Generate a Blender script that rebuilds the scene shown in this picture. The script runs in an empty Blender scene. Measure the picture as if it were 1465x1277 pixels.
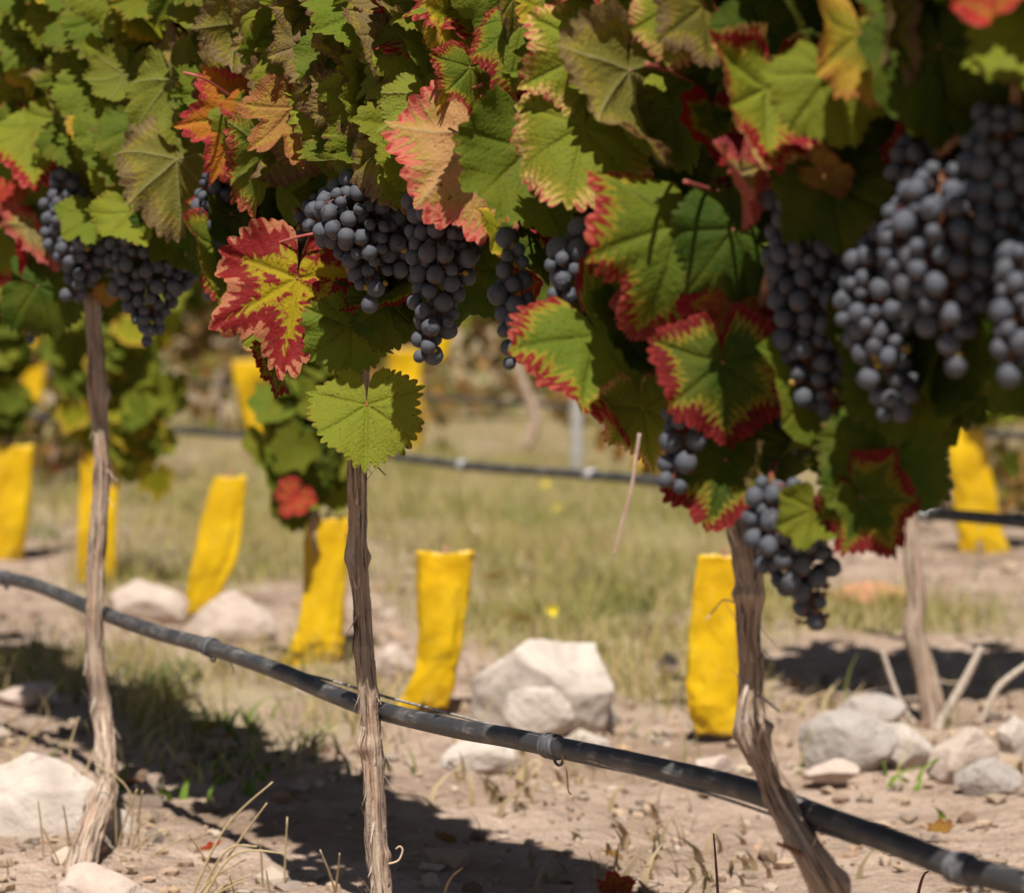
import bpy, bmesh, math, random
from mathutils import Vector, Matrix, noise
import numpy as np
R = math.radians
rnd = random.Random(7)
SC = bpy.context.scene
COL = SC.collection

# ------------------------------------------------------------------ camera
FPX, CX, CY = 4000.0, 732.5, 638.5
PITCH = R(2.71)
CAM = Vector((0, 0, .48))
FW = Vector((0, math.cos(PITCH), -math.sin(PITCH)))
UP = Vector((0, math.sin(PITCH), math.cos(PITCH)))
RT = Vector((1, 0, 0))
cd = bpy.data.cameras.new('camera')
cam = bpy.data.objects.new('camera', cd); COL.objects.link(cam); SC.camera = cam
cam.location = CAM
cam.rotation_euler = (R(90) - PITCH, 0, 0)
cd.sensor_width = 36; cd.lens = 36 * FPX / 1465
cd.clip_start = .05; cd.clip_end = 3000
cd.dof.use_dof = True; cd.dof.focus_distance = 1.97; cd.dof.aperture_fstop = 8.6
SC.render.resolution_x = 1024; SC.render.resolution_y = 892

# ------------------------------------------------------------------ light
SUN_EL, SUN_AZ = 62, 184          # azimuth clockwise from +Y (the view direction): behind and left of the camera
w = bpy.data.worlds.new('World'); SC.world = w; w.use_nodes = True
nt = w.node_tree
sky = nt.nodes.new('ShaderNodeTexSky'); sky.sky_type = 'NISHITA'; sky.sun_disc = False
sky.sun_elevation = R(SUN_EL); sky.sun_rotation = R(SUN_AZ); sky.altitude = 2200; sky.air_density = .75; sky.dust_density = .15
bgn = nt.nodes['Background']; hs = nt.nodes.new('ShaderNodeHueSaturation'); hs.inputs['Saturation'].default_value = .6; hs.inputs['Value'].default_value = .85
nt.links.new(sky.outputs[0], hs.inputs['Color']); nt.links.new(hs.outputs[0], bgn.inputs[0]); bgn.inputs[1].default_value = .05
sl = bpy.data.lights.new('sun', 'SUN'); sl.energy = 5.0; sl.angle = R(.53); sl.color = (1, .945, .86)
so = bpy.data.objects.new('sun', sl); COL.objects.link(so)
sdir = Vector((math.sin(R(SUN_AZ)) * math.cos(R(SUN_EL)), math.cos(R(SUN_AZ)) * math.cos(R(SUN_EL)), math.sin(R(SUN_EL))))
so.rotation_euler = sdir.to_track_quat('Z', 'Y').to_euler()
so.location = sdir * 20
SC.view_settings.view_transform = 'Standard'; SC.view_settings.look = 'None'
SC.view_settings.exposure = 0.5; SC.view_settings.gamma = 1
SC.render.engine = 'CYCLES'
SC.cycles.max_bounces = 6; SC.cycles.transparent_max_bounces = 6

# ------------------------------------------------------------------ helpers
def P(px, py, z):
    return CAM + FW * z + RT * ((px - CX) / FPX * z) - UP * ((py - CY) / FPX * z)
def G(px, py, h=0.0):
    d = FW + RT * ((px - CX) / FPX) - UP * ((py - CY) / FPX)
    t = (h - CAM.z) / d.z
    return CAM + d * t
def zrow(px):
    return .917 / (.488 + (px - CX) / FPX)
def fbm(v, o=4):
    return noise.fractal(v, 1.0, 2.0, o)
def interp(tab, x):
    if x <= tab[0][0]: return tab[0][1]
    for a, b in zip(tab, tab[1:]):
        if x <= b[0]:
            t = (x - a[0]) / (b[0] - a[0]); return a[1] + (b[1] - a[1]) * t
    return tab[-1][1]
def smooth_path(pts, n):
    """Catmull-Rom through tuples of any length, n samples per span"""
    out = []
    for i in range(len(pts) - 1):
        p0 = pts[max(i - 1, 0)]; p1 = pts[i]; p2 = pts[i + 1]; p3 = pts[min(i + 2, len(pts) - 1)]
        for k in range(n):
            t = k / n
            out.append(tuple(.5 * ((2 * b) + (c - a) * t + (2 * a - 5 * b + 4 * c - d) * t * t + (3 * b - a - 3 * c + d) * t ** 3)
                             for a, b, c, d in zip(p0, p1, p2, p3)))
    out.append(tuple(pts[-1]))
    return out

WL = {}
def link(o, parent, loc):
    COL.objects.link(o)
    WL[o.name] = Vector(loc)
    if parent is not None:
        o.parent = parent; o.location = Vector(loc) - WL[parent.name]
    else:
        o.location = loc
def tag(o, label=None, cat=None, group=None, kind=None):
    if label: o['label'] = label
    if cat: o['category'] = cat
    if group: o['group'] = group
    if kind: o['kind'] = kind
    return o
def empty(name, loc, label, cat, group=None):
    o = bpy.data.objects.new(name, None); o.empty_display_size = .05
    link(o, None, loc); return tag(o, label, cat, group)
class MB:
    def __init__(s): s.v = []; s.f = []; s.at = {}; s.mi = []
    def add(s, v, f, at=None, m=0):
        n = len(s.v); s.v += [tuple(q) for q in v]; s.f += [tuple(i + n for i in q) for q in f]; s.mi += [m] * len(f)
        if at:
            for k, a in at.items():
                s.at.setdefault(k, [])
                s.at[k] += list(a)
    def build(s, name, mats, parent=None, loc=None, smooth=True):
        if loc is None: loc = WL[parent.name] if parent is not None else (Vector(np.mean(np.array(s.v), axis=0)) if s.v else Vector())
        loc = Vector(loc)
        me = bpy.data.meshes.new(name)
        me.from_pydata([(a - loc.x, b - loc.y, c - loc.z) for a, b, c in s.v], [], s.f)
        if not isinstance(mats, (list, tuple)): mats = [mats]
        for m in mats: me.materials.append(m)
        if len(mats) > 1: me.polygons.foreach_set('material_index', s.mi)
        if smooth: me.polygons.foreach_set('use_smooth', [True] * len(me.polygons))
        for k, a in s.at.items():
            if len(a) != len(me.vertices): continue
            L = len(a[0])
            at = me.attributes.new(k, 'FLOAT_VECTOR' if L == 3 else 'FLOAT_COLOR', 'POINT')
            at.data.foreach_set('vector' if L == 3 else 'color', [c for q in a for c in q])
        o = bpy.data.objects.new(name, me); link(o, parent, loc); return o
def frame_along(pts):
    n = len(pts); out = []; ref = None
    for i in range(n):
        t = (pts[min(i + 1, n - 1)] - pts[max(i - 1, 0)])
        if t.length < 1e-9: t = Vector((0, 0, 1))
        t.normalize()
        if ref is None: ref = t.orthogonal().normalized()
        ref = (ref - t * ref.dot(t)).normalized()
        out.append((t, ref, t.cross(ref)))
    return out
def tube(mb, pts, rad, n=8, rfun=None, cap=True, m=0):
    """pts Vectors, rad list; rfun(i, angle, s)->factor"""
    fr = frame_along(pts); vs = []; at = []; s = 0
    for i, p in enumerate(pts):
        if i: s += (pts[i] - pts[i - 1]).length
        for k in range(n):
            a = 2 * math.pi * k / n
            r = rad[i] * (rfun(i, a, s) if rfun else 1)
            vs.append(p + (fr[i][1] * math.cos(a) + fr[i][2] * math.sin(a)) * r)
            at.append((math.cos(a) * rad[i], math.sin(a) * rad[i], s))
    fs = []
    for i in range(len(pts) - 1):
        for k in range(n):
            k2 = (k + 1) % n
            fs.append((i * n + k, i * n + k2, (i + 1) * n + k2, (i + 1) * n + k))
    if cap:
        fs.append(tuple(range(n - 1, -1, -1))); b = (len(pts) - 1) * n; fs.append(tuple(range(b, b + n)))
    mb.add(vs, fs, {'tco': at}, m)

# ------------------------------------------------------------------ materials
class NT:
    def __init__(s, name):
        s.m = bpy.data.materials.new(name); s.m.use_nodes = True; s.t = s.m.node_tree
        s.b = s.t.nodes['Principled BSDF']; s.out = s.t.nodes['Material Output']
    def n(s, kind, **kw):
        q = s.t.nodes.new(kind)
        for k, v in kw.items():
            if k.startswith('_'): setattr(q, k[1:], v)
        return q
    def lk(s, a, b): s.t.links.new(a, b)
    def put(s, sock, v):
        if isinstance(v, bpy.types.NodeSocket): s.lk(v, sock)
        else:
            if sock.type == 'RGBA' and len(v) == 3: v = (*v, 1)
            sock.default_value = v
    def math(s, op, a, b=0.0, c=0.0, clamp=False):
        q = s.n('ShaderNodeMath'); q.operation = op; q.use_clamp = clamp
        s.put(q.inputs[0], a); s.put(q.inputs[1], b); s.put(q.inputs[2], c); return q.outputs[0]
    def mix(s, f, a, b, mode='MIX'):
        q = s.n('ShaderNodeMix'); q.data_type = 'RGBA'; q.blend_type = mode
        s.put(q.inputs[0], f); s.put(q.inputs[6], a); s.put(q.inputs[7], b); return q.outputs[2]
    def ss(s, x, lo, hi):
        q = s.n('ShaderNodeMapRange'); q.interpolation_type = 'SMOOTHSTEP'
        s.put(q.inputs[0], x); s.put(q.inputs[1], lo); s.put(q.inputs[2], hi); return q.outputs[0]
    def attr(s, name):
        q = s.n('ShaderNodeAttribute'); q.attribute_name = name; return q
    def noise(s, vec, scale, detail=3, rough=.55, dist=0.0):
        q = s.n('ShaderNodeTexNoise'); s.put(q.inputs['Vector'], vec)
        q.inputs['Scale'].default_value = scale; q.inputs['Detail'].default_value = detail
        q.inputs['Roughness'].default_value = rough; q.inputs['Distortion'].default_value = dist; return q.outputs[0]
    def vadd(s, a, b):
        q = s.n('ShaderNodeVectorMath'); q.operation = 'ADD'; s.put(q.inputs[0], a); s.put(q.inputs[1], b); return q.outputs[0]
    def vmul(s, a, b):
        q = s.n('ShaderNodeVectorMath'); q.operation = 'MULTIPLY'; s.put(q.inputs[0], a); s.put(q.inputs[1], b); return q.outputs[0]
    def sep(s, v):
        q = s.n('ShaderNodeSeparateXYZ'); s.put(q.inputs[0], v); return q.outputs
    def comb(s, x, y, z):
        q = s.n('ShaderNodeCombineXYZ'); s.put(q.inputs[0], x); s.put(q.inputs[1], y); s.put(q.inputs[2], z); return q.outputs[0]
    def bump(s, h, strength, dist):
        q = s.n('ShaderNodeBump'); q.inputs['Strength'].default_value = strength; q.inputs['Distance'].default_value = dist
        s.put(q.inputs['Height'], h); return q.outputs[0]
    def obj(s):
        return s.n('ShaderNodeTexCoord').outputs['Object']
    def geo(s): return s.n('ShaderNodeNewGeometry')

def leaf_material():
    k = NT('vine_leaf')
    lco = k.attr('lco'); vv = k.attr('vv'); c0 = k.attr('c_base').outputs[0]; c1 = k.attr('c_mid').outputs[0]; c2 = k.attr('c_edge').outputs[0]
    pa = k.attr('par'); pr = k.sep(pa.outputs['Vector'])          # turn, blotch, seed
    x, y, e = k.sep(lco.outputs['Vector']); u, v, side = k.sep(vv.outputs['Vector'])
    seedv = k.comb(pr[2], k.math('MULTIPLY', pr[2], 1.7), k.math('MULTIPLY', pr[2], .37))
    pos = k.vadd(k.comb(x, y, 0.0), seedv)
    n1 = k.noise(pos, 3.2, 4, .65, .3); n2 = k.noise(pos, 7.5, 5, .7, .4); n3 = k.noise(pos, 30, 3, .6)
    # secondary veins
    wv = k.math('SUBTRACT', u, k.math('MULTIPLY', v, .95))
    wv = k.math('ADD', wv, k.math('MULTIPLY', k.math('SUBTRACT', n1, .5), .10))
    fr = k.math('PINGPONG', k.math('ADD', wv, k.math('MULTIPLY', side, .06)), .062)     # 0 .. .062
    # vein masks
    mv = k.math('SUBTRACT', 1.0, k.ss(v, .003, .014))
    sv = k.math('MULTIPLY', k.math('SUBTRACT', 1.0, k.ss(fr, .001, .009)), .4)
    vo = k.n('ShaderNodeTexVoronoi'); vo.feature = 'DISTANCE_TO_EDGE'; vo.inputs['Scale'].default_value = 15
    k.lk(pos, vo.inputs['Vector'])
    tv = k.math('SUBTRACT', 1.0, k.ss(vo.outputs['Distance'], .0, .09))
    vm = k.math('MAXIMUM', k.math('MAXIMUM', k.math('MULTIPLY', mv, .7), sv), k.math('MULTIPLY', tv, .28))
    # colour turn from the margin inwards, held back along the veins
    t = k.math('ADD', e, k.math('MULTIPLY', k.math('SUBTRACT', n1, .5), k.math('ADD', .3, k.math('MULTIPLY', pr[0], .9))))
    t = k.math('ADD', t, k.math('MULTIPLY', k.math('SUBTRACT', n2, .5), .3))
    t = k.math('ADD', t, k.math('MULTIPLY', k.ss(v, .0, .13), .16))
    t = k.math('ADD', t, k.math('MULTIPLY', k.ss(fr, .0, .05), .13))
    t = k.math('SUBTRACT', t, .08)
    t = k.math('SUBTRACT', t, .08)
    thr = k.math('SUBTRACT', 1.05, pr[0])
    m1 = k.ss(t, k.math('SUBTRACT', thr, .06), k.math('ADD', thr, .07)); m0 = k.math('MULTIPLY', k.ss(t, k.math('SUBTRACT', thr, .20), k.math('SUBTRACT', thr, .02)), k.ss(pr[0], .08, .14))
    thr2 = k.math('SUBTRACT', 1.09, k.math('MULTIPLY', pr[0], .28))
    m2 = k.ss(t, k.math('SUBTRACT', thr2, .04), k.math('ADD', thr2, .04))
    big = k.noise(pos, 1.6, 2, .5)
    base = k.mix(k.math('MULTIPLY', k.ss(big, .38, .68), .6), c0, k.mix(.4, c0, (.26, .21, .02)))
    base = k.mix(k.math('MULTIPLY', k.ss(n3, .3, .7), .35), base, k.mix(1.0, base, (.62, .66, .6), 'MULTIPLY'))
    base = k.mix(k.math('MULTIPLY', vm, .20), base, (.20, .21, .04))
    bl = k.ss(k.math('ADD', n2, k.math('MULTIPLY', k.ss(v, 0, .1), .12)), k.math('SUBTRACT', .86, k.math('MULTIPLY', pr[1], .5)),
              k.math('SUBTRACT', .91, k.math('MULTIPLY', pr[1], .5)))
    base = k.mix(k.math('MULTIPLY', m0, .7), base, (.36, .27, .03))
    col = k.mix(m1, base, c1)
    col = k.mix(k.math('MULTIPLY', bl, k.ss(pr[1], .01, .1)), col, c1)
    col = k.mix(m2, col, k.mix(k.math('MULTIPLY', k.ss(n3, .4, .7), .4), c2, k.mix(.5, c1, c2)))
    # little brown specks and dust
    sp = k.noise(pos, 16, 2, .5)
    col = k.mix(k.math('MULTIPLY', k.ss(sp, .68, .72), .75), col, (.10, .055, .03))
    col = k.mix(k.math('MULTIPLY', k.ss(k.noise(pos, 4.3, 4, .7), .69, .73), .8), col, (.16, .085, .035))
    col = k.mix(k.math('MULTIPLY', k.ss(k.noise(pos, 60, 2, .6), .55, .8), .0), col, (.42, .38, .30))
    # paler underside with standing veins
    back = k.geo().outputs['Backfacing']
    under = k.mix(.14, col, (.20, .21, .06)); under = k.mix(k.math('MULTIPLY', k.math('MAXIMUM', mv, k.math('MULTIPLY', sv, .8)), .55), under, (.40, .36, .19))
    col = k.mix(back, col, under)
    h = k.math('MULTIPLY', k.math('MINIMUM', k.ss(v, 0, .05), k.math('ADD', .76, k.math('MULTIPLY', k.ss(fr, 0, .03), .24))), 1.0)
    h = k.math('ADD', h, k.math('MULTIPLY', k.ss(vo.outputs['Distance'], 0, .3), .33))
    h = k.math('ADD', h, k.math('MULTIPLY', n3, .25))
    h = k.math('ADD', h, k.math('MULTIPLY', k.math('MULTIPLY', m1, k.noise(pos, 14, 3)), .9))
    b = k.bump(k.math('ADD', h, k.math('MULTIPLY', n2, 1.3)), .85, .0009)
    k.lk(b, k.b.inputs['Normal'])
    k.put(k.b.inputs['Base Color'], col)
    k.put(k.b.inputs['Roughness'], k.math('ADD', .42, k.math('MULTIPLY', n3, .25)))
    k.b.inputs['Specular IOR Level'].default_value = .07
    tr = k.n('ShaderNodeBsdfTranslucent'); k.put(tr.inputs[0], k.mix(.35, col, k.mix(1.0, col, (1.25, 1.2, .5), 'MULTIPLY'))); k.lk(b, tr.inputs['Normal'])
    mx = k.n('ShaderNodeMixShader'); mx.inputs[0].default_value = .42
    k.lk(k.b.outputs[0], mx.inputs[1]); k.lk(tr.outputs[0], mx.inputs[2]); k.lk(mx.outputs[0], k.out.inputs[0])
    return k.m

def berry_material(name, bloom=.9):
    k = NT(name); o = k.obj(); oi = k.n('ShaderNodeObjectInfo')
    rv = k.math('MULTIPLY', oi.outputs['Random'], 50.0)
    pos = k.vadd(o, k.comb(rv, rv, rv))
    n1 = k.noise(pos, 1.1, 3, .6, .4); n2 = k.noise(pos, 5, 4, .65); n3 = k.noise(pos, 22, 2, .6)
    t = k.math('ADD', k.math('MULTIPLY', n1, .75), k.math('MULTIPLY', n2, .45))
    t = k.math('ADD', t, k.math('MULTIPLY', k.math('SUBTRACT', oi.outputs['Random'], .5), .12))
    m = k.math('MULTIPLY', k.ss(t, .36, .60), bloom)
    col = k.mix(m, (.014, .013, .020), (.084, .090, .108))
    col = k.mix(k.math('MULTIPLY', k.ss(n3, .5, .75), .3), col, (.15, .15, .17))
    z = k.sep(o)[2]
    col = k.mix(k.ss(z, -.975, -.99), col, (.10, .06, .04))
    k.put(k.b.inputs['Base Color'], col)
    k.put(k.b.inputs['Roughness'], k.math('ADD', .38, k.math('MULTIPLY', m, .40)))
    k.b.inputs['Specular IOR Level'].default_value = .3
    k.lk(k.bump(k.math('ADD', n3, n2), .25, .0004), k.b.inputs['Normal'])
    return k.m

def bark_material(name='bark', dark=1.18):
    k = NT(name); tc = k.attr('tco').outputs['Vector']
    st = k.vmul(tc, (1, 1, .045)); n1 = k.noise(st, 420, 5, .7, .2)
    n2 = k.noise(k.vmul(tc, (1, 1, .12)), 130, 4, .6); n3 = k.noise(tc, 45, 3, .5); n4 = k.noise(k.vmul(tc, (1, 1, .5)), 700, 3, .6)
    col = k.mix(k.ss(n1, .32, .68), (.17 * dark, .11 * dark, .08 * dark), (.55 * dark, .43 * dark, .33 * dark))
    col = k.mix(k.math('MULTIPLY', k.ss(n2, .46, .68), .55), col, (.38 * dark, .215 * dark, .14 * dark))
    col = k.mix(k.math('MULTIPLY', k.ss(n3, .55, .75), .5), col, (.46 * dark, .40 * dark, .33 * dark))
    col = k.mix(k.math('MULTIPLY', k.ss(n1, .46, .37), .85), col, (.035, .022, .016))
    k.put(k.b.inputs['Base Color'], col); k.b.inputs['Roughness'].default_value = .85; k.b.inputs['Specular IOR Level'].default_value = .2
    h = k.math('ADD', k.math('MULTIPLY', n1, 1.0), k.math('MULTIPLY', n4, .25))
    k.lk(k.bump(h, 1.0, .0035), k.b.inputs['Normal']); return k.m

def plain(name, c1, c2, rough=.7, scale=40, bump=0.0, spec=.3, transl=0.0, tco=False):
    k = NT(name); o = k.attr('tco').outputs['Vector'] if tco else k.obj()
    n1 = k.noise(o, scale, 4, .6)
    col = k.mix(k.ss(n1, .35, .65), c1, c2); k.put(k.b.inputs['Base Color'], col)
    k.b.inputs['Roughness'].default_value = rough; k.b.inputs['Specular IOR Level'].default_value = spec
    if bump: k.lk(k.bump(k.noise(o, scale * 2, 3), .6, bump), k.b.inputs['Normal'])
    if transl:
        tr = k.n('ShaderNodeBsdfTranslucent'); k.put(tr.inputs[0], col); mx = k.n('ShaderNodeMixShader'); mx.inputs[0].default_value = transl
        k.lk(k.b.outputs[0], mx.inputs[1]); k.lk(tr.outputs[0], mx.inputs[2]); k.lk(mx.outputs[0], k.out.inputs[0])
    return k.m

def ground_material():
    k = NT('sandy_soil'); o = k.obj()
    n1 = k.noise(o, .9, 5, .6, .2); n2 = k.noise(o, 7, 5, .65); n3 = k.noise(o, 60, 4, .65); n4 = k.noise(o, 2.6, 4, .55)
    col = k.mix(k.ss(n2, .35, .65), (.40, .285, .215), (.56, .42, .33))
    col = k.mix(k.math('MULTIPLY', k.ss(n4, .5, .68), .75), col, (.27, .185, .125))
    col = k.mix(k.math('MULTIPLY', k.ss(n3, .55, .75), .6), col, (.17, .125, .09))
    col = k.mix(k.math('MULTIPLY', k.ss(n3, .42, .30), .5), col, (.60, .50, .40))
    col = k.mix(k.math('MULTIPLY', k.attr('grassy').outputs['Fac'], k.ss(n2, .25, .6)), col, (.36, .31, .14))
    k.put(k.b.inputs['Base Color'], col); k.b.inputs['Roughness'].default_value = .95; k.b.inputs['Specular IOR Level'].default_value = .1
    n5 = k.noise(o, 180, 3, .7)
    k.lk(k.bump(k.math('ADD', k.math('ADD', n3, n2), k.math('MULTIPLY', n5, .4)), 1.0, .02), k.b.inputs['Normal']); return k.m

def rock_material(name, c1, c2, c3):
    k = NT(name); o = k.obj()
    n1 = k.noise(o, 12, 5, .65, .5); n2 = k.noise(o, 60, 4, .7); n3 = k.noise(k.vmul(o, (1, 1, 3.5)), 16, 4, .6, 1.0)
    col = k.mix(k.ss(n1, .35, .65), c1, c2); col = k.mix(k.math('MULTIPLY', k.ss(n3, .56, .66), .6), col, c3)
    col = k.mix(k.math('MULTIPLY', k.ss(n2, .6, .8), .5), col, (.16, .12, .1))
    k.put(k.b.inputs['Base Color'], col); k.b.inputs['Roughness'].default_value = .9; k.b.inputs['Specular IOR Level'].default_value = .15
    k.lk(k.bump(k.math('ADD', n1, k.math('MULTIPLY', n2, .5)), .9, .006), k.b.inputs['Normal']); return k.m

def vcol_material(name, rough=.8, transl=.2):
    k = NT(name); c = k.attr('c_base').outputs[0]; n = k.noise(k.obj(), 60, 3)
    col = k.mix(k.math('MULTIPLY', n, .5), c, k.mix(1.0, c, (.7, .68, .6), 'MULTIPLY'))
    k.put(k.b.inputs['Base Color'], col); k.b.inputs['Roughness'].default_value = rough; k.b.inputs['Specular IOR Level'].default_value = .2
    tr = k.n('ShaderNodeBsdfTranslucent'); k.put(tr.inputs[0], col); mx = k.n('ShaderNodeMixShader'); mx.inputs[0].default_value = transl
    k.lk(k.b.outputs[0], mx.inputs[1]); k.lk(tr.outputs[0], mx.inputs[2]); k.lk(mx.outputs[0], k.out.inputs[0]); return k.m

def pipe_material():
    k = NT('black_polyethylene'); tc = k.attr('tco').outputs['Vector']
    n1 = k.noise(k.vmul(tc, (1, 1, .12)), 260, 5, .7); n2 = k.noise(tc, 35, 4, .6); n3 = k.noise(k.vmul(tc, (1, 1, .03)), 500, 3, .6)
    col = k.mix(k.math('MULTIPLY', k.ss(n2, .45, .7), .5), (.036, .036, .038), (.15, .142, .134))
    col = k.mix(k.math('MULTIPLY', k.math('MULTIPLY', k.ss(n1, .5, .7), k.ss(n2, .4, .65)), .8), col, (.30, .27, .25))
    col = k.mix(k.math('MULTIPLY', k.ss(n3, .6, .7), .35), col, (.25, .24, .23))
    k.put(k.b.inputs['Base Color'], col); k.put(k.b.inputs['Roughness'], k.math('ADD', .38, k.math('MULTIPLY', n2, .25)))
    k.lk(k.bump(n1, .3, .0006), k.b.inputs['Normal']); return k.m

def sleeve_material():
    k = NT('yellow_plastic_film'); o = k.obj()
    n1 = k.noise(o, 25, 4, .6, .3); n2 = k.noise(o, 9, 3, .5); n3 = k.noise(k.vmul(o, (1, 1, .3)), 90, 4, .6)
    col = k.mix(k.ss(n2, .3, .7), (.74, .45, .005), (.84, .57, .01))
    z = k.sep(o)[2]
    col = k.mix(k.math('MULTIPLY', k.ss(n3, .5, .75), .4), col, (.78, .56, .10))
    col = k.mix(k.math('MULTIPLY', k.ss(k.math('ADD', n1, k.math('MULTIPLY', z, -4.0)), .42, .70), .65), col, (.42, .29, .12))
    k.put(k.b.inputs['Base Color'], col); k.b.inputs['Roughness'].default_value = .24
    b = k.bump(k.math('ADD', n1, k.math('MULTIPLY', n3, .5)), .8, .006); k.lk(b, k.b.inputs['Normal'])
    tr = k.n('ShaderNodeBsdfTranslucent'); k.put(tr.inputs[0], col); mx = k.n('ShaderNodeMixShader'); mx.inputs[0].default_value = .3
    k.lk(k.b.outputs[0], mx.inputs[1]); k.lk(tr.outputs[0], mx.inputs[2]); k.lk(mx.outputs[0], k.out.inputs[0]); return k.m

M_LEAF = leaf_material(); M_BERRY = berry_material('bloomy_grape_skin'); M_RAISIN = berry_material('shrivelled_grape_skin', .7)
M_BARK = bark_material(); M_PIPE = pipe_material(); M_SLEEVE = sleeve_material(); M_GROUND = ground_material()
M_STEM = plain('red_green_stem', (.17, .04, .03), (.18, .10, .035), .5, 60, tco=True)
M_CANE = plain('brown_cane', (.16, .07, .04), (.30, .15, .08), .6, 90, .0008, tco=True)
M_PET = plain('pink_petiole', (.42, .07, .08), (.36, .16, .09), .45, 60, tco=True)
M_TAPE = plain('grey_rubber_tape', (.075, .078, .085), (.14, .14, .145), .6, 90, .0006)
M_WIRE = plain('dull_wire', (.20, .185, .17), (.40, .36, .31), .5, 200)
M_TWINE = plain('dry_tendril', (.42, .30, .18), (.55, .42, .30), .7, 100)
M_GREENB = plain('unripe_berry', (.24, .21, .03), (.30, .13, .03), .4, 1.5)
M_ROCKW = rock_material('white_rock', (.52, .46, .40), (.38, .32, .28), (.27, .2, .175))
M_ROCKP = rock_material('pinkish_rock', (.50, .41, .35), (.40, .31, .26), (.26, .2, .17))
M_ROCKG = rock_material('grey_rock', (.38, .34, .31), (.30, .26, .23), (.2, .17, .15))
M_STRAW = vcol_material('grass_blades'); M_STONE = vcol_material('small_stones', .95, 0.0)
M_POST = plain('weathered_post', (.30, .29, .28), (.40, .38, .36), .8, 30)
M_STRIP = plain('peeled_bark_fibre', (.36, .29, .23), (.50, .43, .36), .8, 200)

# ------------------------------------------------------------------ ground, furrows and grass mask
PATCH = [(600, 735, 430, 75, 1.0), (860, 850, 260, 80, 1.0), (330, 760, 150, 85, .9), (1230, 885, 240, 28, .8), (380, 1010, 170, 60, .55),
         (110, 955, 140, 30, .7), (1420, 690, 120, 50, .7), (980, 970, 110, 45, .6), (60, 720, 120, 60, .5), (700, 540, 400, 25, .8), (150, 620, 250, 30, .7)]
GP = []
for cx_, cy_, rx_, ry_, d_ in PATCH:
    a = G(cx_, cy_); b = G(cx_ + rx_, cy_); c = G(cx_, max(cy_ - ry_, 462)); e = G(cx_, cy_ + ry_)
    GP.append((a.x, (c.y + e.y) / 2, b.x - a.x, (c.y - e.y) / 2, d_))
def grassy(x, y):
    g = 0
    for a, b, rx_, ry_, d_ in GP:
        q = ((x - a) / rx_) ** 2 + ((y - b) / ry_) ** 2
        if q < 1.7: g = max(g, d_ * min(1, max(0, (1.7 - q) / .9)))
    n = noise.noise(Vector((x * 3.1, y * 2.2, 4)))
    if y > 7: g = max(g, .5)
    return max(0, min(1, g * (1.0 + n * .9)))
def gh(x, y):
    if y < .2 or y > 40: return 0
    f = min(1, (40 - y) / 20)
    h = fbm(Vector((x * 1.6, y * 1.6, 1)), 3) * .018 + fbm(Vector((x * 9, y * 9, 2)), 3) * .006
    return h * f
def axis(near0, near1, step, far, g=1.22):
    a = list(np.arange(near0, near1, step)); s = step; q = near1
    while q < far: a.append(q); s *= g; q += s
    a.append(far); s = step; q = near0 - step; lo = []
    while q > -far: lo.append(q); s *= g; q -= s
    return [-far] + lo[::-1] + a
xs = axis(-1.3, 1.3, .017, 500); ys = axis(1.1, 5.2, .02, 900)
mb = MB(); nx = len(xs); vs = []; gr = []
for y in ys:
    for x in xs:
        vs.append((x, y, gh(x, y) + (fbm(Vector((x * 40, y * 40, 0)), 3) * .004 if -1.4 < x < 1.4 and 1 < y < 5.3 else 0))); g = grassy(x, y) if 0 < y < 60 and abs(x) < 20 else .5; gr.append((g, g, g))
mb.add(vs, [(j * nx + i, j * nx + i + 1, (j + 1) * nx + i + 1, (j + 1) * nx + i) for j in range(len(ys) - 1) for i in range(nx - 1)], {'grassy': gr})
tag(mb.build('ground', M_GROUND, None, (0, 0, 0)), kind='structure')
# low hills far beyond the vineyard
mb = MB(); vs = []; n = 160
for j in range(5):
    for i in range(n + 1):
        a = R(-75 + 150 * i / n); d = 520 + 60 * j
        vs.append((math.sin(a) * d, math.cos(a) * d, -1 + (j / 4) ** .7 * (26 + 22 * fbm(Vector((i * .045, 3, 1)), 4))))
mb.add(vs, [(j * (n + 1) + i, j * (n + 1) + i + 1, (j + 1) * (n + 1) + i + 1, (j + 1) * (n + 1) + i) for j in range(4) for i in range(n)])
tag(mb.build('hills', plain('dry_hills', (.13, .12, .07), (.22, .17, .12), .95, .03), None, (0, 0, 0)), kind='structure')

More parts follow.
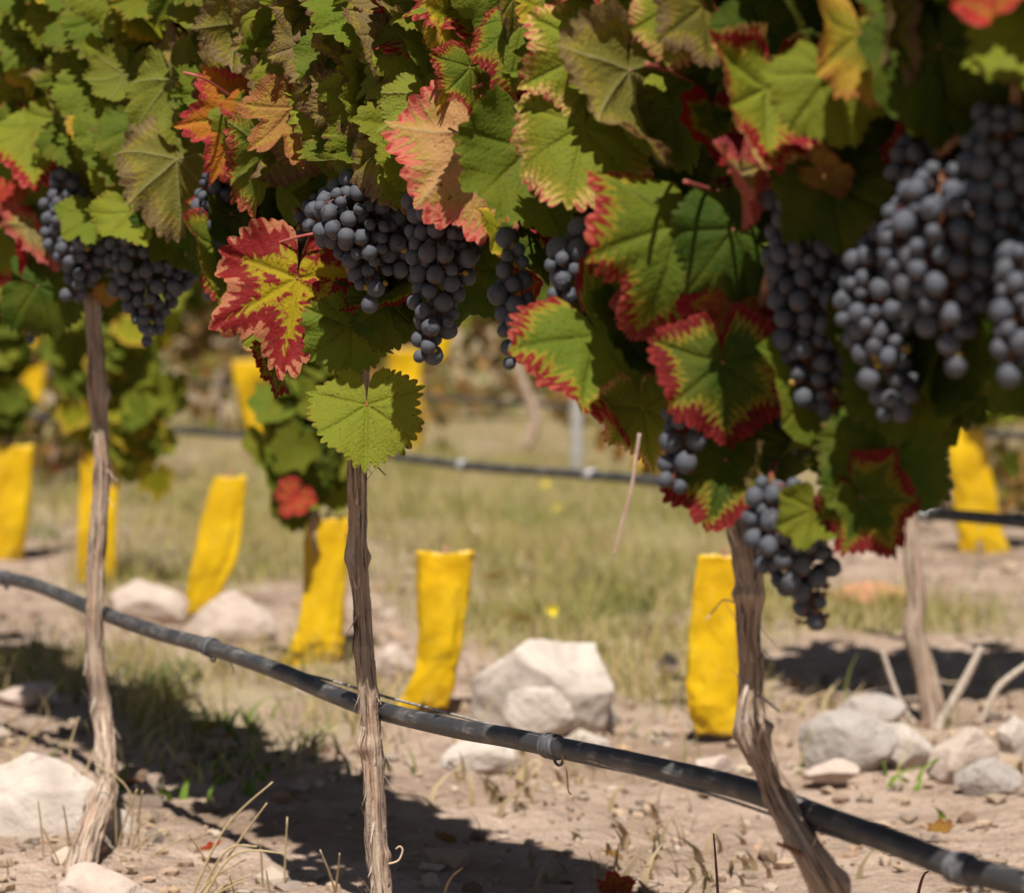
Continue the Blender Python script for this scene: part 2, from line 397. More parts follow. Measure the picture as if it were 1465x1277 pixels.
# ------------------------------------------------------------------ leaves
VA = [0, 52, -52, 106, -106]                    # main veins from the petiole
def leaf_outline(lobed, seed, teeth=1.0, nt_=1):
    rr = random.Random(seed)
    prof = [(0, 1.0), (12, .98 - .05 * lobed), (26, .93 - .42 * lobed), (39, .90 - .05 * lobed), (52, .94), (65, .88 - .05 * lobed), (79, .88 - .36 * lobed), (92, .86 - .06 * lobed), (106, .86), (135, .74 - .08 * lobed), (158, .68), (170, .50), (176, .20), (180, .06)]
    asy = {s: [(a, r * (1 + rr.uniform(-.085, .085))) for a, r in prof] for s in (1, -1)}
    base = {0, 26, 52, 79, 106}
    angs = []
    side = [0]
    gaps = [(0, 26), (26, 52), (52, 79), (79, 106), (106, 135), (135, 158), (158, 175)]
    per = {1: [3, 3, 3, 3, 3, 3, 2], 0: [1, 1, 1, 1, 1, 1, 1]}[nt_]
    a_pos = [(0, 1)]
    for (g0, g1), c in zip(gaps, per):
        st = (g1 - g0) / c
        for q in range(c):
            a0 = g0 + q * st
            if nt_:
                a_pos.append((a0 + st * .28, .45)); a_pos.append((a0 + st * .5, -1)); a_pos.append((a0 + st * .75, .35)); a_pos.append((a0 + st, 1))
            else:
                a_pos.append((a0 + st * .5, -1)); a_pos.append((a0 + st, 1))
    full = [(-a, k) for a, k in a_pos[::-1][:-1]] + a_pos
    out = []; am = 1
    for a, k in full:
        s = 1 if a >= 0 else -1
        r = interp(asy[s], abs(a))
        if k == -1 or abs(a) < .1: am = rr.uniform(.3, 1.6)
        tt = .044 * teeth * am * (1 if abs(a) < 150 else .5)
        lobe = abs(a) in (0, 52, 106)
        r *= 1 + tt * k * (1.5 if lobe else 1)
        out.append((a, r))
    return out
def leaf_geo(mb, org, X, Y, Z, size, seed, cls, lobed=.4, kx=0.0, ky=0.0, wave=.06, curl=0.0, fold=0.0, hero=True, teeth=1.0):
    """org petiole point; X side, Y tip, Z normal (unit Vectors); size = length of unit blade in m"""
    rr = random.Random(seed)
    out = leaf_outline(lobed, seed, teeth, 1 if hero else 0)
    rings = [0, .08, .18, .3, .42, .54, .66, .77, .86, .93, 1.0] if hero else [0, .35, .75, 1.0]
    NA = len(out); vs = []; lco = []; vvv = []
    ph = rr.uniform(0, 6.28); ph2 = rr.uniform(0, 6.28); k1 = rr.choice([3, 4, 5]); bphi = rr.uniform(-.7, .7) if hero else 0; cb, sb = math.cos(bphi), math.sin(bphi); sd = seed * .731 % 97
    rs = [r for a, r in out]
    rsm = [(rs[max(i - 1, 0)] + 2 * rs[i] + rs[min(i + 1, NA - 1)]) / 4 for i in range(NA)]
    for j, q in enumerate(rings):
        for i, (a, r) in enumerate(out):
            rad = (r if j == len(rings) - 1 else rsm[i]) * q
            t = R(a); x = math.sin(t) * rad; y = math.cos(t) * rad
            # nearest vein
            best = None
            for vi, va in enumerate(VA):
                dx, dy = math.sin(R(va)), math.cos(R(va)); u = x * dx + y * dy; v = abs(x * dy - y * dx)
                if u < 0: v = rad
                if best is None or v < best[1] - 1e-6: best = (u, v, 1 if (x * dy - y * dx) > 0 else -1)
            u, v, sgn = best
            z = wave * (math.sin(k1 * t + ph) * rad ** 2 + .5 * math.sin((k1 * 2 + 3) * t + ph2) * q ** 3 * rad)
            z += fold * abs(x)
            z += .03 * noise.noise(Vector((x * 2.5 + sd, y * 2.5, sd)))
            if hero:
                z += .028 * min(v / .10, 1) * (1 if q < .97 else .6) + .02 * noise.noise(Vector((x * 9 + sd, y * 9, sd)))
            z += curl * max(0, q - .55) ** 2 * 2.2 * (.6 + .8 * noise.noise(Vector((t * 2, sd, 0))))
            # progressive bending about the midrib and across it
            x_, y_ = x * cb - y * sb, x * sb + y * cb
            xx, zz = x_, z
            if abs(kx) > 1e-4:
                th = kx * x_; rad0 = 1 / kx - z; xx = math.sin(th) * rad0; zz = 1 / kx - math.cos(th) * rad0
            yy = y_
            if abs(ky) > 1e-4:
                th = ky * y_; rad0 = 1 / ky - zz; yy = math.sin(th) * rad0; zz = 1 / ky - math.cos(th) * rad0
            xx, yy = xx * cb + yy * sb, -xx * sb + yy * cb
            vs.append(org + (X * xx + Y * yy + Z * zz) * size); lco.append((x, y, q)); vvv.append((u, v, sgn))
    fs = []
    for j in range(len(rings) - 1):
        for i in range(NA - 1):
            fs.append((j * NA + i, j * NA + i + 1, (j + 1) * NA + i + 1, (j + 1) * NA + i))
    b, c, e, turn, blot = cls
    vj = lambda col, s: tuple(max(0, ch * s) for ch in col) + (1,)
    s1 = rr.uniform(.82, 1.18); s2 = rr.uniform(.88, 1.12)
    n = len(vs)
    fs = [tuple(dict.fromkeys(f)) for f in fs]
    mb.add(vs, fs, {'lco': lco, 'vv': vvv, 'c_base': [vj(b, s1)] * n, 'c_mid': [vj(c, s2)] * n, 'c_edge': [vj(e, s2)] * n,
                    'par': [(turn * rr.uniform(.85, 1.15), blot, seed % 50 + .3)] * n})
RED = (.25, .018, .022); PINK = (.46, .09, .075); CREAM = (.56, .38, .13); YEL = (.52, .36, .035); ORA = (.46, .20, .05); TAN = (.46, .27, .15); BRN = (.15, .075, .04)
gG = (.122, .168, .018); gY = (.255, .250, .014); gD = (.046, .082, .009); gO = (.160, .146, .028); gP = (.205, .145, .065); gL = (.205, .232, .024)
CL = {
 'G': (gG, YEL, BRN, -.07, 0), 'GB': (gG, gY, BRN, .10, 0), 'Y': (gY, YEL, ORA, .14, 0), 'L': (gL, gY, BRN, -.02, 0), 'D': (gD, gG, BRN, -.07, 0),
 'O': (gO, gP, BRN, .25, .12), 'OP': (gP, gP, BRN, .15, .1), 'GR': (gG, (.20, .016, .016), (.40, .085, .060), .15, .0), 'LR': (gL, RED, PINK, .25, .03), 'GRC': (gL, RED, CREAM, .28, 0),
 'GC': (gL, CREAM, PINK, .12, 0), 'DR': (gD, (.15, .013, .013), (.25, .030, .026), .24, .02), 'DRR': (gD, RED, (.28, .014, .02), .52, .1), 'HERO': ((.36, .27, .012), (.23, .020, .020), (.48, .19, .10), .40, .52),
 'PATCH': ((.13, .14, .012), (.42, .15, .02), (.44, .05, .06), .62, .42), 'OR': ((.42, .21, .06), (.36, .15, .05), (.30, .13, .06), .25, .2),
 'PK': ((.60, .29, .14), (.56, .15, .11), (.42, .02, .04), .18, .05), 'YO': ((.30, .26, .03), (.48, .30, .04), (.50, .20, .06), .5, .1),
 'BR': ((.20, .12, .055), (.24, .14, .06), (.12, .07, .04), .4, .3), 'RD': ((.26, .04, .02), RED, RED, .4, .3), 'CR': ((.44, .045, .035), (.42, .03, .03), (.50, .10, .07), .3, .2), 'PR': ((.30, .22, .09), PINK, (.50, .10, .12), .5, .2)}

VB = {}                                          # vines in the near row, made below
def vine_of(px): return VB['left'] if px < 330 else (VB['centre'] if px < 850 else VB['right'])

def leaf_part(px, py, spx, dz, ang, pitch, roll, cls, seed, lobed=None, kx=None, ky=None, wave=None, curl=0.0, back=False, fold=.0, pet=True, label=None, asp=1.0, teeth=1.0, z=None, jit=True):
    if z is None: z = zrow(px) - dz * (.75 if px < 680 else .48)
    unit = spx / 1.5 / FPX * z; r9 = random.Random(seed * 3 + 1)
    if lobed is None: lobed = r9.uniform(-.05, .35)
    if kx is None: kx = r9.choice([-1, 1, 1]) * r9.uniform(.4, 1.5)
    if ky is None: ky = r9.uniform(-1.2, .6)
    if wave is None: wave = r9.uniform(.045, .10)
    if jit: pitch += r9.uniform(-8, 14); roll += r9.uniform(-14, 14); curl = curl or r9.uniform(-.25, .25)
    a = R(ang); t0 = RT * math.sin(a) - UP * math.cos(a); n0 = -FW
    t = t0 * math.cos(R(pitch)) + n0 * math.sin(R(pitch)); n = n0 * math.cos(R(pitch)) - t0 * math.sin(R(pitch))
    X = t.cross(n); wv = -X
    n2 = n * math.cos(R(roll)) + wv * math.sin(R(roll))
    if back: n2 = -n2
    X = t.cross(n2).normalized()
    org = P(px, py, z) - t * unit * .31
    mb = MB(); leaf_geo(mb, org, X * asp, t, n2, unit, seed, CL[cls], lobed, kx, ky, wave, curl, fold, True, teeth)
    par = vine_of(px)
    o = mb.build('leaf', M_LEAF, par, org)
    if label: o['label'] = label
    if pet:
        rr = random.Random(seed + 5); sg = -1 if not back else 1
        inward = FW * 1.1 + UP * .1 + RT * rr.uniform(-.3, .3)
        L = unit * rr.uniform(.6, .9)
        p1 = org - t * L * .06 + FW * L * .22; p2 = p1 + inward * L * .5; p3 = p2 + inward * L * .5
        pts = [Vector(q) for q in smooth_path([tuple(org), tuple(p1), tuple(p2), tuple(p3)], 5)]
        m2 = MB(); tube(m2, pts, [.0009 * (1 + .3 * (i / len(pts))) for i in range(len(pts))], 7); m2.build('petiole', M_PET, o)
    return o

# ------------------------------------------------------------------ trunks
def trunk_mesh(mb, path, spp=14, n=36, knots=(), seed=0, rough=1.0):
    """path: (px, py, width_px, z)"""
    sp = smooth_path(path, spp)
    pts = [P(a, b, d) for a, b, c, d in sp]; rad = [c / FPX * d / 2 * .93 for a, b, c, d in sp]
    kn = [(k[0], k[1], k[2]) for k in knots]
    def rf(i, a, s):
        f = 1 + rough * (.17 * noise.noise(Vector((math.cos(a) * 2.6 + seed, math.sin(a) * 2.6, s * 9))) + .17 * noise.noise(Vector((math.cos(a) * 7 + seed, math.sin(a) * 7, s * 22)))
                 + .20 * noise.noise(Vector((math.cos(a) * 15, math.sin(a) * 15 + seed, s * 45))) + .06 * noise.noise(Vector((math.cos(a) * 3, math.sin(a) * 3, s * 160))))
        y = sp[i][1]
        for ky, amp, ka in kn:
            d = (y - ky) / 12.0
            if abs(d) < 2.5: f += 1.5 * amp * math.exp(-d * d) * (.45 + .55 * math.cos(a - ka))
        return f
    tube(mb, pts, rad, n, rf)
    return pts, rad
def strips(mb, pts, rad, count, seed):
    rr = random.Random(seed)
    for _ in range(count):
        i = rr.randrange(3, len(pts) - 4); a = rr.uniform(0, 6.28); L = rr.uniform(.006, .022)
        d = (RT * math.cos(a) - FW * abs(math.sin(a)) * .8).normalized()
        p = pts[i] + d * rad[i] * .9; dirv = (UP * rr.choice([-1, 1]) + d * rr.uniform(.05, .5) + RT * rr.uniform(-.2, .2)).normalized()
        wd = d.cross(dirv).normalized() * rr.uniform(.0005, .0014); vs = []; ns = 6
        for j in range(ns + 1):
            t = j / ns; q = p + dirv * L * t + d * L * rr.uniform(.1, .4) * t * t
            vs += [q - wd * (1 - t * .8), q + wd * (1 - t * .8) + d * .0003]
        fs = [(2 * j, 2 * j + 1, 2 * j + 3, 2 * j + 2) for j in range(ns)]
        mb.add(vs, fs, {'tco': [(0, 0, 0)] * len(vs)}, 1)

zl, zc, zr = 2.70, 2.12, 1.60
TR = {
 'left': ([(128, 330, 20, 2.70), (131, 420, 22, 2.70), (137, 500, 23, 2.70), (138, 560, 27, 2.70), (145, 640, 24, 2.70), (143, 720, 25, 2.70), (137, 800, 25, 2.70), (135, 880, 26, 2.70), (137, 960, 27, 2.70),
           (147, 1030, 29, 2.70), (153, 1095, 30, 2.62), (149, 1145, 38, 2.50), (130, 1190, 42, 2.43), (116, 1236, 46, 2.39), (108, 1290, 56, 2.36)], [(565, .35, 3), (1150, .35, 0), (1010, .2, 0)], 3),
 'centre': ([(516, 430, 28, 2.13), (514, 540, 30, 2.12), (513, 620, 30, 2.12), (511, 680, 29, 2.12), (512, 740, 28, 2.12), (511, 795, 30, 2.12), (517, 850, 27, 2.12), (521, 920, 28, 2.12), (526, 1000, 30, 2.12),
             (531, 1060, 31, 2.12), (536, 1140, 31, 2.12), (538, 1210, 31, 2.12), (546, 1277, 32, 2.12), (556, 1350, 38, 2.12), (560, 1420, 48, 2.12)], [(797, .45, 2.5), (925, .2, 0), (1000, .2, 3), (1065, .3, 0), (1090, .2, 3), (1225, .35, 3)], 11),
 'right': ([(1050, 560, 44, 1.62), (1052, 660, 44, 1.62), (1060, 740, 42, 1.61), (1068, 790, 48, 1.6), (1072, 845, 44, 1.6), (1070, 900, 36, 1.6), (1074, 960, 36, 1.6), (1072, 1010, 40, 1.6), (1076, 1048, 46, 1.6), (1094, 1095, 38, 1.6),
            (1115, 1145, 42, 1.6), (1140, 1190, 42, 1.59), (1165, 1235, 46, 1.58), (1190, 1280, 50, 1.58), (1225, 1370, 54, 1.58), (1250, 1500, 62, 1.58), (1260, 1700, 80, 1.58)], [(760, .35, 3), (850, .3, 0), (1045, .4, 3), (1140, .25, 3), (1270, .25, 3)], 23)}
LB = {'left': 'slim vine with grey brown trunk rising beside the big white rock',
      'centre': 'vine with straight thin trunk, a broad green leaf hanging over its top',
      'right': 'thick crooked leaning vine trunk under large blurred leaves and the heaviest grapes'}
for k_ in ('left', 'centre', 'right'):
    path, knots, seed = TR[k_]
    base = P(path[-1][0], path[-1][1], path[-1][3]); base.z = 0
    VB[k_] = empty('grape_vine', base, LB[k_], 'grape vine', 'grape vines in the near row')
    mb = MB(); pts, rad = trunk_mesh(mb, path, 14, 40, knots, seed)
    strips(mb, pts, rad, 70, seed); tr = mb.build('trunk', [M_BARK, M_STRIP], VB[k_])
    # cordon arm and canes inside the canopy
    mb = MB(); c = path[0]
    rr = random.Random(seed)
    for s in (-1, 1):
        for q in range(4):
            x0 = c[0] + s * q * 45
            pp = [(c[0], c[1] + 30, c[3])]
            for j in range(1, 6):
                x = c[0] + s * j * (20 + 22 * q) + rr.uniform(-15, 15); pp.append((x, c[1] - j * 80 + rr.uniform(-20, 20) - 20 * q, zrow(x) - rr.uniform(-.06, .06)))
            pts = [P(*a) for a in smooth_path(pp, 6)]
            tube(mb, pts, [.0045 - .0025 * i / len(pts) for i in range(len(pts))], 8)
    mb.build('canes', M_CANE, VB[k_])

# ------------------------------------------------------------------ placed leaves: px, py, size, dz, ang, pitch, roll, class, extra
LV = [
 (22, 22, 72, .13, 0, 35, -10, 'L', {}), (78, 32, 88, .14, 15, 30, -20, 'L', {}), (45, 88, 95, .15, -75, 25, 0, 'Y', {}), (112, 72, 80, .12, 30, 40, 10, 'G', {}),
 (160, 70, 78, .14, 170, -35, 0, 'L', {}), (4, 66, 62, .15, -20, 30, 0, 'Y', {}), (72, 132, 84, .15, -10, 30, 25, 'O', dict(back=True)), (122, 142, 84, .14, -50, 30, 0, 'G', {}),
 (172, 122, 98, .16, -18, 15, -15, 'L', dict(back=True, kx=-.6)), (45, 210, 165, .17, 8, 25, -10, 'LR', dict(lobed=0.30)), (105, 205, 92, .14, 22, 35, 20, 'G', {}), (150, 205, 85, .13, 0, 35, 10, 'G', {}),
 (165, 262, 76, .15, -5, 30, 0, 'L', {}), (197, 320, 118, .16, 28, 30, 0, 'L', dict(lobed=0.48)), (135, 318, 100, .145, 8, 35, -10, 'G', dict(lobed=0.36)), (15, 362, 112, .16, 15, 20, 0, 'LR', {}),
 (60, 385, 80, .13, 10, 10, 20, 'DRR', {}), (8, 288, 64, .17, 0, 20, 0, 'CR', {}), (55, 345, 140, .16, 38, 10, 55, 'PR', dict(back=True, asp=.35, kx=.4)), (78, 418, 125, .10, 70, -10, 0, 'D', {}),
 (152, 424, 34, .01, 0, 10, 0, 'OR', {}), (215, 378, 72, .08, 0, 20, 0, 'D', {}),
 (282, 28, 100, .15, -12, 25, -10, 'L', dict(back=True)), (337, 55, 125, .15, -15, 10, 55, 'O', dict(back=True)), (376, 35, 74, .14, 10, 30, 0, 'L', {}), (432, 25, 92, .14, -30, 30, 0, 'O', {}),
 (430, 78, 92, .16, -8, 30, -10, 'OP', dict(lobed=0.42)), (455, 35, 70, .14, 10, 10, 60, 'O', dict(curl=.5)), (488, 52, 76, .15, 5, 25, 0, 'O', {}), (545, 66, 118, .16, -12, 25, -5, 'OP', {}),
 (540, 8, 92, .14, 10, 30, 0, 'OP', {}), (655, 35, 118, .15, 0, 25, 0, 'Y', {}), (602, 18, 88, .13, 10, 30, 15, 'L', {}), (612, 82, 78, .11, 0, 30, 10, 'G', {}),
 (612, 165, 128, .15, 5, 10, 20, 'L', dict(back=True)), (580, 240, 84, .15, -15, 25, -10, 'L', dict(lobed=0.06)), (495, 157, 98, .16, -12, 20, -10, 'OP', dict(lobed=0.06)), (540, 165, 88, .14, -25, 10, 62, 'O', dict(curl=.4)),
 (424, 183, 145, .17, 12, 15, -12, 'OR', dict(lobed=1.15, curl=.25)), (432, 122, 70, .15, 170, -10, 10, 'OR', dict(lobed=0.54)), (336, 190, 150, .16, -28, 18, -15, 'PATCH', dict(lobed=.6, curl=.15)),
 (357, 133, 74, .15, 150, -10, 0, 'PATCH', {}), (248, 143, 148, .165, 8, 12, -12, 'L', dict(back=True, lobed=.6)), (302, 140, 92, .13, 10, 30, 10, 'G', {}), (256, 262, 168, .16, 6, 5, 45, 'O', dict(back=True, lobed=.1)),
 (372, 255, 158, .16, -14, 5, 58, 'GR', dict(back=True, kx=.6)), (330, 318, 70, .10, 0, 20, 0, 'D', {}), (308, 378, 132, .13, 4, 10, 38, 'GR', {}),
 (372, 487, 74, .15, 5, 15, 0, 'GC', {}), (398, 532, 84, .14, 18, 10, 60, 'DR', {}), (503, 490, 118, .06, 0, 8, 10, 'G', dict(lobed=0.12)), (556, 455, 105, .02, 0, 8, 15, 'D', {}), (668, 410, 140, .0, -20, 5, 0, 'D', {}),
 (742, 62, 150, .20, -15, 25, 0, 'GR', dict(lobed=0.12)), (735, 18, 92, .21, 5, 5, 60, 'O', {}), (676, 118, 104, .17, 10, 10, 50, 'GR', dict(curl=.4)),
 (768, 255, 225, .22, 12, 18, 8, 'G', dict(lobed=0.09)), (828, 218, 195, .25, -12, 22, -12, 'GC', dict(lobed=0.06)), (822, 85, 175, .24, -62, 10, 0, 'GC', dict(lobed=0.24)),
 (903, 150, 235, .26, 2, 5, 52, 'O', dict(back=True, lobed=.1, kx=.5)), (726, 348, 104, .17, 20, 12, 28, 'Y', {}), (770, 362, 96, .08, 5, 5, 40, 'D', {}), (748, 418, 60, .12, 0, 5, 10, 'RD', {}),
 (965, 30, 130, .25, -18, 20, 0, 'GC', {}), (968, 180, 130, .15, 10, 15, 0, 'G', {}), (720, 130, 64, .16, 0, 20, 0, 'L', {}), (905, 32, 74, .2, 30, 20, 0, 'L', {}),
 (962, 365, 262, .25, -14, 22, -6, 'GR', dict(lobed=0.42)), (1060, 362, 170, .16, 18, 10, 20, 'D', {}), (1036, 556, 182, .20, 2, 8, 0, 'DR', dict(lobed=0.30)),
 (1048, 462, 135, .16, 10, 5, 0, 'RD', {}), (1032, 690, 165, .17, -12, 5, 8, 'DR', dict(lobed=0.30)), (1090, 708, 130, .18, 5, 5, 50, 'O', dict(back=True, asp=.25, kx=.4)),
 (882, 522, 240, .22, 32, 12, 42, 'GR', dict(lobed=.15, kx=.5)), (902, 490, 150, .17, 20, 5, 35, 'D', {}), (925, 608, 124, .18, 12, 8, 10, 'GC', {}), (866, 402, 64, .2, -70, 10, 0, 'G', {}), (918, 452, 76, .2, 0, 10, 40, 'PR', dict(curl=.4)),
 (1094, 168, 215, .26, -4, 10, 18, 'GRC', dict(lobed=0.18)), (1062, 272, 118, .24, 8, 5, 50, 'PR', dict(curl=.4)), (1018, 190, 110, .17, 0, 5, 20, 'DRR', {}), (1198, 138, 165, .22, 15, 18, 0, 'L', dict(lobed=0.12)),
 (1236, 78, 160, .25, 6, 15, 0, 'YO', dict(lobed=0.06)), (1273, 72, 170, .24, 2, 0, 50, 'O', dict(asp=.3)), (1352, 110, 215, .15, 8, 12, 0, 'D', dict(lobed=0.18)), (1420, 0, 128, .28, -4, 10, 0, 'CR', {}),
 (1095, 65, 125, .18, 20, 10, 0, 'D', {}), (1152, 52, 120, .2, 10, 5, 50, 'D', {}), (1010, 35, 140, .26, 5, 5, 45, 'O', {}), (1196, 295, 160, .14, 8, 12, 0, 'D', dict(lobed=0.30)), (1188, 252, 70, .16, 60, 10, 0, 'OR', {}),
 (1325, 570, 235, .03, -8, 0, -10, 'D', dict(lobed=0.24)), (1243, 672, 185, .06, -55, 0, 20, 'D', {}), (1250, 735, 140, .08, 35, 5, 0, 'DR', dict(lobed=0.36)), (1160, 748, 96, .16, -12, 10, -20, 'L', {}),
 (1186, 660, 74, .08, -20, 0, 40, 'D', {}), (1118, 650, 100, .07, 0, 0, 10, 'D', {}), (1222, 625, 90, .05, -10, 0, 0, 'DR', {}),
]
for i, (px, py, s, dz, a, pi_, ro, c, ex) in enumerate(LV):
    leaf_part(px, py, s, dz, a, pi_, ro, c, 100 + i * 7, **ex)
# the two leaves that carry the picture
leaf_part(418, 440, 212, .19, -8, 15, -6, 'HERO', 901, jit=False, lobed=.62, curl=.25, wave=.10, kx=-.35, ky=-.3, label='yellow and red mottled dying leaf with tan curled edge')
leaf_part(524, 606, 142, .10, 0, 26, -4, 'L', 917, jit=False, lobed=.12, wave=.06, kx=.35, ky=-.2, asp=1.02, teeth=1.2, label='broad green leaf hanging in front of the trunk top')
leaf_part(688, 232, 240, .20, 6, 5, -42, 'PK', 931, lobed=.2, back=True, label='peach pink leaf with red rim and red veins')

# random front leaves where the canopy closes above and between
rr = random.Random(31)
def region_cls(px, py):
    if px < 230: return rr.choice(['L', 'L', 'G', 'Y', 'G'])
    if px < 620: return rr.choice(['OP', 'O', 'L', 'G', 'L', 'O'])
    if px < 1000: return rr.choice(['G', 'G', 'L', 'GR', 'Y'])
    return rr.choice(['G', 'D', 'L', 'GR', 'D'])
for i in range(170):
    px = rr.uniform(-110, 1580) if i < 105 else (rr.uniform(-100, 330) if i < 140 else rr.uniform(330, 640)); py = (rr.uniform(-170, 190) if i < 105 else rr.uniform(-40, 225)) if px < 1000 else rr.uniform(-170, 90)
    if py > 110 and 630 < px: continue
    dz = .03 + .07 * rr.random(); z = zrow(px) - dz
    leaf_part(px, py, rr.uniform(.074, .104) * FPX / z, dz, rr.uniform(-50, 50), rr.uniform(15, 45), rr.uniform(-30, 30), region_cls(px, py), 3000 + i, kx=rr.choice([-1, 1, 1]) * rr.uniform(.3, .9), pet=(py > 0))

YLOW = [(-300, 395), (0, 400), (140, 405), (290, 385), (330, 400), (420, 430), (480, 490), (540, 480), (600, 420), (690, 440), (715, 330), (840, 350), (880, 520), (1000, 600), (1090, 660), (1200, 590), (1330, 570), (1400, 530), (1800, 480)]
mbs = {k_: MB() for k_ in VB}
nf = 0
for i in range(1180):
    px = rr.uniform(-260, 1720); yl = interp(YLOW, px)
    py = rr.uniform(-190, yl - 25); dz = rr.uniform(-.16, .0)
    if py > yl - 90: dz = rr.uniform(-.10, .02)
    z = zrow(px) - dz; sz = rr.uniform(.034, .052)
    a = rr.uniform(-60, 60); pi_ = rr.uniform(-15, 50); ro = rr.uniform(-60, 60); a_ = R(a)
    t0 = RT * math.sin(a_) - UP * math.cos(a_); n0 = -FW * (1 if dz > -.1 else rr.choice([1, -1]))
    t = t0 * math.cos(R(pi_)) + n0 * math.sin(R(pi_)); n_ = n0 * math.cos(R(pi_)) - t0 * math.sin(R(pi_)); X = t.cross(n_)
    n2 = n_ * math.cos(R(ro)) - X * math.sin(R(ro)); X = t.cross(n2).normalized()
    key = 'left' if px < 330 else ('centre' if px < 850 else 'right')
    leaf_geo(mbs[key], P(px, py, z), X, t, n2, sz, 5000 + i, CL[rr.choice(['G', 'D', 'D', 'D', 'DR', 'D'])], .3, .3, .3, .08, 0, 0, False)  # mostly dark classes: the shade inside the canopy is put into the leaf colour
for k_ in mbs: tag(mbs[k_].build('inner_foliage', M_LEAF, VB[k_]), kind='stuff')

# ------------------------------------------------------------------ grape bunches
def berry_mesh(name, seed, shrivel=0.0, mat=None):
    bm = bmesh.new(); bmesh.ops.create_uvsphere(bm, u_segments=26, v_segments=18, radius=1)
    for v in bm.verts:
        n_ = fbm(v.co * 1.2 + Vector((seed, 0, 0)), 2) * .045
        if shrivel: n_ += -abs(noise.noise(v.co * 3.2 + Vector((seed, 3, 0)))) * shrivel
        v.co *= 1 + n_; v.co.z *= 1.03 + .05 * math.sin(seed)
    me = bpy.data.meshes.new(name); bm.to_mesh(me); bm.free(); me.materials.append(mat)
    me.polygons.foreach_set('use_smooth', [True] * len(me.polygons)); return me
BER = [berry_mesh('berry', s, 0, M_BERRY) for s in (1, 5, 9)]
RAI = [berry_mesh('berry', s, .42, M_RAISIN) for s in (2, 7)]
UNR = berry_mesh('unripe_berry', 3, 0, M_GREENB)

def bunch(axis_, dz, label, dens=1.0, mx=100, seed=0, raisin=.02, unripe=0, stemtop=40, bare=False, rb=.0062, flat=.8):
    """axis_: (px, py, half width px) from top to bottom"""
    rr = random.Random(seed)
    mx_ = sum(a[0] for a in axis_) / len(axis_); rb = rb * (.88 if mx_ > 1000 else 1); z0 = zrow(mx_) - dz * (.75 if mx_ < 680 else .52)
    s = z0 / FPX; sp = smooth_path(axis_, 8)
    top = P(axis_[0][0], axis_[0][1], z0)
    e = empty('grape_bunch', top, label, 'grape bunch', 'dark grape bunches hanging from the near row')
    ber = []; tries = 0
    w_ = [max(a[2], 4) ** 1.3 + 14 for a in sp]; tot = sum(w_)
    while tries < 9000 * dens and len(ber) < mx:
        tries += 1
        q = rr.random() * tot; i = 0
        while q > w_[i] and i < len(w_) - 1: q -= w_[i]; i += 1
        cx_, cy_, hw = sp[i]
        a = rr.uniform(0, math.pi) if rr.random() < .72 else rr.uniform(math.pi, 2 * math.pi); rad = math.sqrt(rr.uniform(.3, 1))
        R0 = max(hw * s - rb * .8, .001)
        c = P(cx_, cy_, z0) + RT * math.cos(a) * rad * R0 - FW * math.sin(a) * rad * R0 * flat + UP * rr.uniform(-.004, .004)
        r = rb * rr.choice([1, 1, 1.06, 1.12, .92, .98, .84, .68, 1.03]) 
        if all((c - b[0]).length > (r + b[1]) * .90 for b in ber): ber.append((c, r, i))
    ms = MB(); axp = [P(a[0], a[1], z0) for a in sp]
    st = [axp[0] + UP * stemtop * s + FW * .05 + RT * .004, axp[0] + UP * stemtop * s * .4 + FW * .025] + axp[::4] + [axp[-1]]
    st = [Vector(q) for q in smooth_path([tuple(q) for q in st], 4)]
    tube(ms, st, [.0022 - .0014 * i / len(st) for i in range(len(st))], 8)
    for c, r, i in ber:
        d = Vector((rr.uniform(-.3, .3), rr.uniform(-.3, .3), -1)).normalized()
        ax = axp[max(0, i - 3)]; out = (c - ax)
        attach = c + (ax - c).normalized() * r * .95 + Vector((0, 0, r * .25))
        mid = ax.lerp(attach, .55) + Vector((0, 0, .002))
        tube(ms, [ax, mid, attach], [.0011, .0008, .0007], 5)
        d2 = (out.normalized() * .8 + Vector((0, 0, -1)) + Vector((rr.uniform(-.4, .4), rr.uniform(-.4, .4), rr.uniform(-.2, .2)))).normalized()
        me = rr.choice(RAI) if rr.random() < raisin else rr.choice(BER)
        o = bpy.data.objects.new('berry', me); link(o, e, c)
        o.rotation_mode = 'QUATERNION'; o.rotation_quaternion = (-d2).to_track_quat('Z', 'Y')
        o.scale = (r, r, r * rr.uniform(.97, 1.06))
    for q in range(unripe):
        i = rr.randrange(len(sp) // 2, len(sp)); cx_, cy_, hw = sp[i]
        c = P(cx_ + rr.uniform(-.8, 1.0) * hw, cy_ + rr.uniform(-5, 8), z0 - max(hw * s - .004, .002) * rr.uniform(.6, .95) * flat)
        o = bpy.data.objects.new('unripe_berry', UNR); link(o, e, c); r = rr.uniform(.0018, .0028); o.scale = (r, r, r)
        tube(ms, [axp[i], c], [.0009, .0006], 5)
    if bare:
        b = axp[-1]
        for q in range(16):
            a = rr.uniform(0, 6.28); d = Vector((math.cos(a), math.sin(a) * .6, rr.uniform(-.9, .3))).normalized()
            p0 = b + Vector((0, 0, rr.uniform(-.006, .02))); L = rr.uniform(.005, .011)
            tube(ms, [p0, p0 + d * L], [.0009, .0006], 5); tube(ms, [p0 + d * L, p0 + d * (L + .0016)], [.0016, .0012], 6)
    ms.build('stem', M_STEM, e)
    return e
